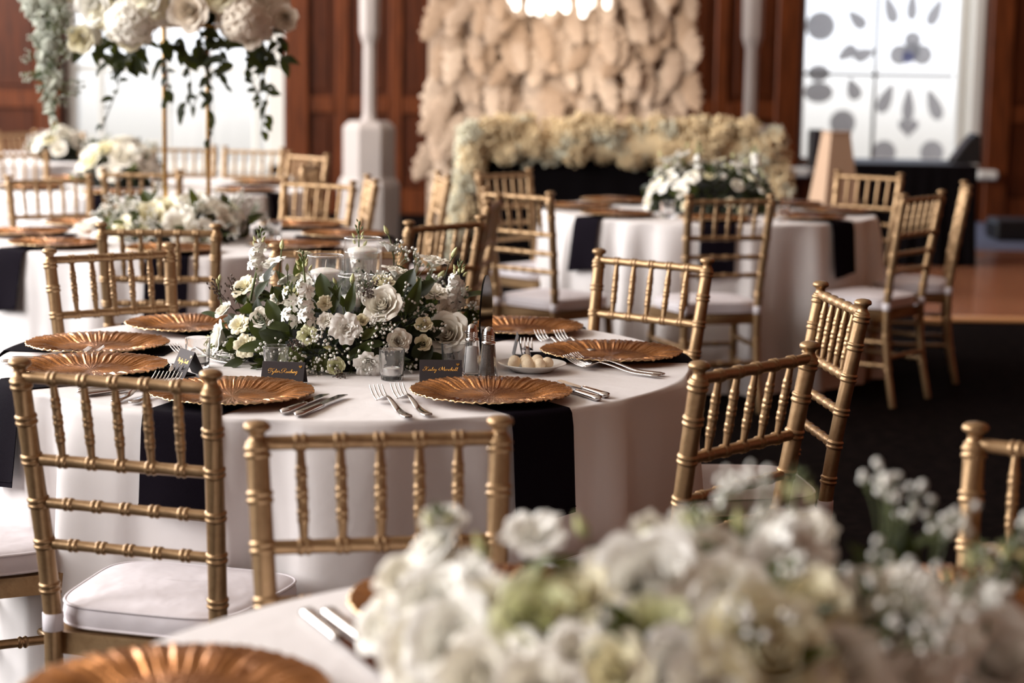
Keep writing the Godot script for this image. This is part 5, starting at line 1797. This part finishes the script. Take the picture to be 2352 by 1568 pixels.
func left_table() -> void:
	var c := Vector2(-1.27, -7.45)
	tablecloth(c.x, c.y, 0.80, 21, "white cloth with dark napkins on the round table behind at the left", [85, 130, 175, 220, 265, 310, 355, 40])
	var g := "gold chairs around the table behind at the left"
	chair(-1.123, -6.086, -3.7, false, "gold chair behind the middle table, seen through another chair's spindles", g)
	chair(-0.225, -6.47, -50.0, false, "dark-railed gold chair right behind the tallest candle vase", g)
	chair(-0.075, -7.50, -84.0, false, "narrow gold chair seen edge-on left of the white cushions", g)
	chair(-0.86, -8.5, 28.0, true, "gold chair in front of the pale stone pedestal", g)
	chair(-2.05, -8.5, -30.0, true, "gold chair behind the left copper plates, white cloth seen through its bars", g)
	chair(-0.64, -8.72, 80.0, true, "gold chair post standing edge-on before the stone pedestal", g)
	var gp := "copper charger plates on the table behind at the left"
	var gn := "napkins on the table behind at the left"
	var spots := [[85, "at its near side behind chair bars"], [130, "at the far left, the nearer of two"], [175, "at the far left, the farther of two"], [220, "at the back left before the chair"], [265, "at the back beyond the gold poles"], [310, "at the back right before the chair"], [355, "at the right end of that table"], [40, "at the front right"]]
	for q in spots:
		var p := polar(c, q[0], 0.615)
		charger(Vector3(p.x, TT + 0.0035, p.y), rnd(0, 6), "blurred copper plate on the left rear table, " + q[1], gp)
		napkin(c, 0.80, q[0], 0.15, 0.215, 0.2, "dark napkin on the left rear table, " + q[1], gn)
	tall_arrangement(-1.25, -7.4)
	mound("low ring of white roses and baby's breath around the gold poles", Vector3(-1.27, TT + 0.001, -7.36), Vector3(0.28, 0.14, 0.26), 26, Vector2(0.045, 0.068), 36, 22, 31)
	var v := thing("bud_vase", "white rose in a small glass on the left rear table, beside its plates", "bud vase", Vector3(-1.565, TT + 0.001, -7.06))
	var b := MB.new()
	b.lathe([Vector2(0, 0), Vector2(0.022, 0), Vector2(0.025, 0.004), Vector2(0.027, 0.045), Vector2(0.024, 0.045), Vector2(0.021, 0.006), Vector2(0, 0.005)], 24)
	part("glass", b.mesh(), M.glass, v)
	bloom(v, "rose", Vector3(0, 0.065, 0), Vector3(-0.3, 0.9, 0.3), 0.05, M.petal_white)
	var w := 0
	for q in [[410, 535, "votive glass under the rose ring's left side"], [535, 540, "votive glass under the rose ring's right side"], [630, 548, "votive glass at the right on the left rear table"]]:
		votive(on_y(q[0], q[1], TT), true, q[2])

func right_table() -> void:
	var c := Vector2(0.92, -9.2)
	tablecloth(c.x, c.y, 0.80, 33, "pleated white cloth on the round table behind at the right", [92, 137, 182, 227, 272, 317, 2, 47])
	var g := "gold chairs around the table behind at the right"
	chair(0.885, -7.88, -15.0, false, "gold chair in front of the right rear table, backlit flowers through its bars", g)
	chair(0.01, -8.0, 42.0, false, "gold chair with white cushion at the left of the right rear table", g)
	chair(-0.055, -9.5, -47.0, true, "gold chair behind, in front of the garland's left end", g)
	chair(-0.33, -9.1, 80.0, true, "gold chair seen edge-on left of the garland's hanging end", g)
	chair(1.80, -9.8, 40.0, true, "gold chair before the black draped table", g)
	chair(1.75, -8.24, -52.0, false, "gold chair with splayed legs at the right of the right rear table", g)
	chair(2.10, -8.95, -80.0, false, "rightmost gold chair of the right rear table, seen edge-on", g)
	var gp := "copper charger plates on the table behind at the right"
	var gn := "napkins on the table behind at the right"
	for q in [[92, "behind the chair in front"], [137, "at the front left"], [182, "at the left end"], [227, "at the back left"], [272, "at the back"], [317, "at the back right"], [2, "at the right end"], [47, "at the front right"]]:
		var p := polar(c, q[0], 0.615)
		charger(Vector3(p.x, TT + 0.0035, p.y), rnd(0, 6), "blurred copper plate on the right rear table, " + q[1], gp)
		napkin(c, 0.80, q[0], 0.155, 0.235, 0.2, "black napkin on the right rear table, " + q[1], gn)
	copy(K.main, "floral_centrepiece", "blurred white and green centrepiece on the right rear table", Transform3D(Basis(Vector3.UP, 2.3).scaled(Vector3(1.12, 1.05, 1.12)), Vector3(c.x, TT + 0.001, c.y)), "rose centrepieces")
	votive(on_y(1532, 500, TT), true, "votive glass at the front of the right rear table", 0.034, 0.075)
	votive(on_y(1798, 508, TT), false, "small clear glass at the right of the right rear table")

func far_tables() -> void:
	var c := Vector2(-1.95, -10.3)
	tablecloth(c.x, c.y, 0.85, 41, "white cloth on the far left table near the bright window")
	var g := "gold chairs around the far left tables"
	for q in [[220, "left"], [95, "front"], [150, "front left"], [30, "front right"], [330, "right"]]:
		var p := polar(c, q[0], 0.65)
		charger(Vector3(p.x, TT + 0.0035, p.y), rnd(0, 6), "blurred copper plate on the far left table, %s side" % q[1], "copper charger plates on the far left table")
		napkin(c, 0.85, q[0], 0.15, 0.22, 0.0, "dark napkin on the far left table, %s side" % q[1], "napkins on the far left table")
	mound("far round centrepiece of white flowers before the bright window", Vector3(on_z(275, 400, -10.3).x, TT + 0.001, -10.3), Vector3(0.22, 0.24, 0.2), 22, Vector2(0.048, 0.072), 26, 8, 51)
	chair(-1.16, -10.9, 48.0, true, "far gold chair against the wood panelling right of the window", g)
	chair(-1.55, -11.5, 12.0, true, "far gold chair against the bright window, right one", g)
	chair(-1.98, -11.6, -5.0, true, "far gold chair against the bright window, left one", g)
	chair(-1.05, -9.85, 95.0, false, "far gold chair edge-on at the right of the far left table", g)
	chair(-1.75, -9.05, 4.0, false, "far gold chair with its back to us behind the rose ring", g)
	var d := Vector2(-3.35, -13.0)
	tablecloth(d.x, d.y, 0.85, 43, "white cloth on the farthest table at the left edge")
	mound("small far centrepiece left of the bright window", Vector3(on_z(140, 360, -12.7).x, TT + 0.001, -12.7), Vector3(0.17, 0.2, 0.16), 14, Vector2(0.045, 0.068), 18, 4, 53)
	chair(-3.48, -13.5, -60.0, true, "far gold chair at the left edge, second from the left", g)
	chair(-3.0, -13.4, 70.0, true, "far gold chair just left of the window behind the small flowers", g)
	chair(-2.75, -10.6, -25.0, true, "far gold chair at the left edge of the picture", g)
	var p1 := polar(d, 100, 0.62)
	charger(Vector3(p1.x, TT + 0.0035, p1.y), 0.0, "copper plate on the farthest left table")

func pedestal(px: float, top_y: float, z: float, label: String) -> void:
	var p := on_z(px, top_y, z)
	var o := thing("pillar_lamp_stand", label, "pillar", Vector3(p.x, 0, z), 0.0, "pale pillars with slim shafts")
	var H := p.y
	var b := MB.new()
	var oct := func(list: Array) -> Mesh:
		var m := MB.new()
		var pr := []
		for q in list: pr.append(Vector2(q[0], q[1]))
		m.lathe(pr, 8)
		var f := MB.new()
		for q in m.i: f.v.append(m.v[q])
		for q in m.i.size(): f.i.append(q)
		return f.mesh()
	var turn := Transform3D(Basis(Vector3.UP, PI / 8 + 0.1), Vector3.ZERO)
	part("plinth", oct.call([[0.0, 0], [0.265, 0], [0.265, H * 0.46], [0.25, H * 0.50], [0.23, H * 0.53], [0.0, H * 0.53]]), M.stone, o, turn)
	part("pedestal", oct.call([[0.0, H * 0.53], [0.225, H * 0.53], [0.225, H * 0.94], [0.21, H * 0.965], [0.17, H], [0.0, H]]), M.stone, o, turn)
	part("shaft", oct.call([[0.0, H], [0.07, H], [0.055, H + 0.05], [0.052, H + 0.66], [0.0, H + 0.66]]), M.stone, o, turn)
	part("capital", oct.call([[0.0, H + 0.62], [0.06, H + 0.62], [0.085, H + 0.70], [0.095, H + 1.5], [0.13, H + 1.56], [0.13, H + 1.75], [0.0, H + 1.75]]), M.stone, o, turn)

func head_end() -> void:
	pedestal(848, 278, -15.6, "pale eight-sided pedestal with slim shaft left of the feather wall")
	pedestal(1722, 288, -15.6, "pale pedestal with slim shaft right of the feather wall, behind the garland")
	# feather wall: plumes on a backing board, each a piece of its own
	rng.seed = 404
	var z := -15.2
	var x0: float = on_z(968, 200, z).x
	var x1: float = on_z(1600, 200, z).x
	var o := thing("feather_wall", "tall backdrop covered in beige ostrich plumes behind the head table", "backdrop", Vector3(0, 0, z))
	var b := MB.new()
	b.box(Vector3((x0 + x1) / 2, 1.35, -0.06), Vector3(x1 - x0 - 0.1, 2.7, 0.04), 0.005)
	part("backing_board", b.mesh(), M.plume, o)
	var rows := 15
	for r in rows:
		var y := 0.55 + 2.15 * r / (rows - 1.0)
		for k in 18:
			var edge := k == 0 or k == 17
			var x := lerpf(x0 + 0.15, x1 - 0.13, (k + (0.5 if r % 2 else 0.0) - 0.25) / 17.0) + rnd(-0.05, 0.05)
			var roll := PI + rnd(-0.6, 0.6)
			if edge: roll = PI + (1.0 if k == 0 else -1.0) * -rnd(-0.1, 0.75 if r % 4 == 1 else 0.25)
			var bs := Basis(Vector3.UP, 0.0) * Basis(Vector3.BACK, roll) * Basis(Vector3.RIGHT, rnd(0.0, 0.35))
			# keep the soft tip curling out of the wall
			bs = Basis(bs.x, bs.y, bs.z)
			part("plume", plume_mesh(rng.randi() % 4), M[["plume", "plume_pale", "plume", "plume_tan"][rng.randi() % 4]], o, Transform3D(bs.scaled_local(Vector3(0.95, 1.45, 0.5) * rnd(0.24, 0.36)), Vector3(x, y + 0.18, rnd(0.0, 0.035))))
	# chandelier of glass drops, its lower end in view
	var cz := -14.3
	var cc := on_z(1282, 10, cz)
	var ch := thing("chandelier", "bright chandelier of glowing glass drops before the feather wall", "chandelier", Vector3(cc.x, cc.y, cz))
	var ring := MB.new()
	ring.grid(40, 8, func(u, v): return Vector3(cos(u * TAU) * (0.36 + cos(v * TAU) * 0.012), 0.16 + sin(v * TAU) * 0.012, sin(u * TAU) * (0.36 + cos(v * TAU) * 0.012)), true)
	part("ring", ring.mesh(), M.brass, ch)
	ring = MB.new()
	ring.tube([Vector3(0, 0.16, 0), Vector3(0, TOP - cc.y, 0)], [0.012], 10)
	for k in 3: ring.tube([Vector3(cos(k * PI / 3) * 0.3, 0.16, sin(k * PI / 3) * 0.3), Vector3(-cos(k * PI / 3) * 0.3, 0.16, -sin(k * PI / 3) * 0.3)], [0.007], 8)
	part("rod", ring.mesh(), M.brass, ch)
	var drop := MB.new()
	drop.lathe([Vector2(0, -0.085), Vector2(0.017, -0.078), Vector2(0.028, -0.055), Vector2(0.030, -0.025), Vector2(0.020, 0.02), Vector2(0.010, 0.05), Vector2(0.006, 0.10), Vector2(0, 0.10)], 14)
	var dm := drop.mesh()
	for k in 14:
		var a := TAU * k / 14 + 0.1
		var rr := 0.36 if k % 2 == 0 else 0.2
		part("glowing_drop", dm, M.bulb, ch, Transform3D(Basis(), Vector3(cos(a) * rr, 0.05 + 0.03 * sin(k * 2.3) - (0.03 if k % 2 else 0.0), sin(a) * rr)))
	var om := OmniLight3D.new()
	om.name = "chandelier_light"
	om.light_color = Color(1.0, 0.93, 0.84)
	om.light_energy = 0.5
	om.light_size = 0.25
	om.omni_range = 25.0
	om.omni_attenuation = 2.0
	om.shadow_enabled = true
	add_child(om)
	om.position = Vector3(cc.x, cc.y - 0.14, cz + 0.05)
	# head table under black cloth
	var hz := -13.9
	var ha: float = on_z(1085, 420, hz).x
	var hb: float = on_z(1775, 420, hz).x
	var t := thing("head_table", "long head table under a black cloth below the flower garland", "table", Vector3((ha + hb) / 2, 0, hz - 0.35))
	b = MB.new()
	b.box(Vector3(0, 0.735, 0), Vector3(hb - ha, 0.03, 0.75), 0.008)
	part("top", b.mesh(), M.black_cloth, t)
	b = MB.new()
	var per := [Vector2(-(hb - ha) / 2, -0.375), Vector2((hb - ha) / 2, -0.375), Vector2((hb - ha) / 2, 0.375), Vector2(-(hb - ha) / 2, 0.375)]
	b.grid(200, 6, func(u, v):
		var s: float = u * 4.0
		var k := int(s) % 4
		var p: Vector2 = per[k].lerp(per[(k + 1) % 4], s - int(s))
		var out: Vector2 = p.normalized() * (0.02 * v * (1.0 + sin(u * 260.0)))
		return Vector3(p.x + out.x, 0.745 - 0.742 * v, p.y + out.y), true)
	part("skirt", b.mesh(), M.black_cloth, t)
	# garland of baby's breath: clouds along the front edge and down both ends
	var ga := thing("flower_garland", "thick cream baby's breath garland along the head table, hanging down both ends", "garland", Vector3(0, 0, hz))
	var cloud := MB.new()
	var g2 := RandomNumberGenerator.new()
	g2.seed = 8
	for k in 130:
		var n := Vector3(g2.randf_range(-1, 1), g2.randf_range(-1, 1), g2.randf_range(-1, 1))
		n = n.normalized() * pow(g2.randf(), 0.4)
		ball(cloud, n, g2.randf_range(0.06, 0.14), g2.randf() * 6.0)
	var cm := cloud.mesh()
	var pa := MB.new()
	pa.tube([Vector3(ha + 0.05, 0.86, 0.02), Vector3((ha + hb) / 2, 0.86, 0.04), Vector3(hb - 0.05, 0.86, 0.02)], [0.09, 0.11, 0.09], 10)
	pa.tube([Vector3(ha - 0.02, 0.86, 0.02), Vector3(ha - 0.08, 0.45, 0.06), Vector3(ha - 0.12, 0.08, 0.08)], [0.08, 0.07, 0.05], 8)
	pa.tube([Vector3(hb, 0.86, 0.02), Vector3(hb + 0.08, 0.5, 0.06), Vector3(hb + 0.1, 0.1, 0.08)], [0.08, 0.07, 0.05], 8)
	part("flower_core", pa.mesh(), M.breath_cream, ga)
	for k in 150:
		var f := k / 149.0
		var x := lerpf(ha - 0.02, hb + 0.02, f)
		var edge := smoothstep(0.0, 0.12, f) * smoothstep(0.0, 0.12, 1.0 - f)
		var y := 0.90 + rnd(-0.14, 0.12) * (0.6 + 0.4 * edge)
		part("baby_breath_cloud", cm, M[["breath_cream", "breath_cream", "breath_pale"][rng.randi() % 3]], ga, Transform3D(Basis.from_euler(Vector3(rnd(0, 6), rnd(0, 6), 0)).scaled(Vector3.ONE * rnd(0.06, 0.105)), Vector3(x + rnd(-0.03, 0.03), y, rnd(-0.02, 0.16))))
	for k in 34:
		var f := k / 33.0
		part("baby_breath_cloud", cm, M[["breath_pale", "breath_cream", "breath_pale"][k % 3]], ga, Transform3D(Basis.from_euler(Vector3(rnd(0, 6), rnd(0, 6), 0)).scaled(Vector3.ONE * rnd(0.07, 0.11)), Vector3(lerpf(ha + 0.02, ha - 0.13, f) + rnd(-0.05, 0.05), lerpf(0.93, 0.08, f), rnd(0.0, 0.15))))
		part("baby_breath_cloud", cm, M[["breath_pale", "breath_cream", "breath_cream"][k % 3]], ga, Transform3D(Basis.from_euler(Vector3(rnd(0, 6), rnd(0, 6), 0)).scaled(Vector3.ONE * rnd(0.07, 0.11)), Vector3(lerpf(hb - 0.02, hb + 0.1, f) + rnd(-0.05, 0.05), lerpf(0.93, 0.1, f), rnd(0.0, 0.15))))

func right_side() -> void:
	# black draped table before the leaded window
	var z := -13.9
	var xa: float = on_z(1962, 380, z).x
	var xb: float = on_z(2246, 380, z).x
	var t := thing("draped_table", "long table under a black cloth before the leaded window", "table", Vector3((xa + xb) / 2, 0, z - 0.38))
	var b := MB.new()
	b.box(Vector3(0, 0.74, 0), Vector3(xb - xa, 0.03, 0.76), 0.01)
	part("top", b.mesh(), M.black_top, t)
	b = MB.new()
	var hw := (xb - xa) / 2
	var per := [Vector2(-hw, -0.38), Vector2(hw, -0.38), Vector2(hw, 0.38), Vector2(-hw, 0.38)]
	b.grid(160, 6, func(u, v):
		var s: float = u * 4.0
		var k := int(s) % 4
		var p: Vector2 = per[k].lerp(per[(k + 1) % 4], s - int(s))
		var out: Vector2 = p.normalized() * (0.02 * v * (1.0 + sin(u * 200.0)))
		return Vector3(p.x + out.x, 0.75 - 0.746 * v, p.y + out.y), true)
	part("skirt", b.mesh(), M.black_cloth, t)
	# wedge-shaped black monitor on it
	var wpos := Vector3(on_z(2216, 360, -14.2).x, 0.756, -14.2)
	b = MB.new()
	b.prism(PackedVector2Array([Vector2(-0.11, 0), Vector2(0.10, 0), Vector2(0.09, 0.20), Vector2(0.05, 0.22)]), -0.1, 0.1)
	var w := thing("stage_monitor", "small black wedge on the black draped table before the window jamb", "speaker", wpos)
	part("case", b.mesh(), M.black_plastic, w)
	b = MB.new()
	b.box(Vector3(-0.035, 0.105, 0), Vector3(0.02, 0.2, 0.16), 0.004, Basis(Vector3.BACK, -0.62))
	part("grille", b.mesh(), M.black_top, w)
	# tapered beige stand
	var sz := -12.4
	var tp := on_z(1921, 306, sz)
	var st := thing("tapered_stand", "tall beige tapering stand left of the black draped table", "stand", Vector3(tp.x, 0, sz), 0.28)
	b = MB.new()
	var H := tp.y
	b.grid(4, 10, func(u, v):
		var k := int(round(u * 4.0)) % 4
		var w2 := lerpf(0.20, 0.068, pow(v, 0.9))
		return Vector3([-1, 1, 1, -1][k] * w2, v * H, [-1, -1, 1, 1][k] * w2), true)
	var bf := MB.new()
	for q in b.i: bf.v.append(b.v[q])
	for q in b.i.size(): bf.i.append(q)
	part("body", bf.mesh(), M.beige, st)
	b = MB.new()
	b.box(Vector3(0, H + 0.006, 0), Vector3(0.15, 0.014, 0.15), 0.004)
	part("cap", b.mesh(), M.beige, st)
	# loudspeaker on its pole
	var sp := on_z(1874, 340, -14.6)
	var s := thing("loudspeaker", "black loudspeaker on a pole at the left edge of the leaded window", "speaker", Vector3(sp.x, 0, -14.6))
	b = MB.new()
	b.box(Vector3(0, sp.y, 0), Vector3(0.11, 0.28, 0.14), 0.012)
	part("cabinet", b.mesh(), M.black_plastic, s)
	b = MB.new()
	b.box(Vector3(0, sp.y, 0.073), Vector3(0.095, 0.25, 0.008), 0.003)
	part("grille", b.mesh(), M.black_top, s)
	b = MB.new()
	b.tube([Vector3(0, 0.02, 0), Vector3(0, sp.y - 0.13, 0)], [0.016], 10)
	part("pole", b.mesh(), M.black_plastic, s)
	for k in 3:
		b = MB.new()
		b.tube([Vector3(0, 0.3, 0), Vector3(cos(k * TAU / 3) * 0.25, 0.012, sin(k * TAU / 3) * 0.25)], [0.01], 8)
		part("leg", b.mesh(), M.black_plastic, s)
	# flat black case on the floor by the right wall
	var e := on_y(2335, 560, 0.0)
	var c := thing("equipment_case", "low black equipment case on the floor at the far right", "case", Vector3(e.x + 0.05, 0.024, e.z - 0.25))
	b = MB.new()
	b.box(Vector3(0, 0.075, 0), Vector3(0.42, 0.15, 0.4), 0.015)
	part("body", b.mesh(), M.black_plastic, c)
	b = MB.new()
	b.box(Vector3(0, 0.158, 0), Vector3(0.40, 0.02, 0.38), 0.006)
	part("lid", b.mesh(), M.black_top, c)
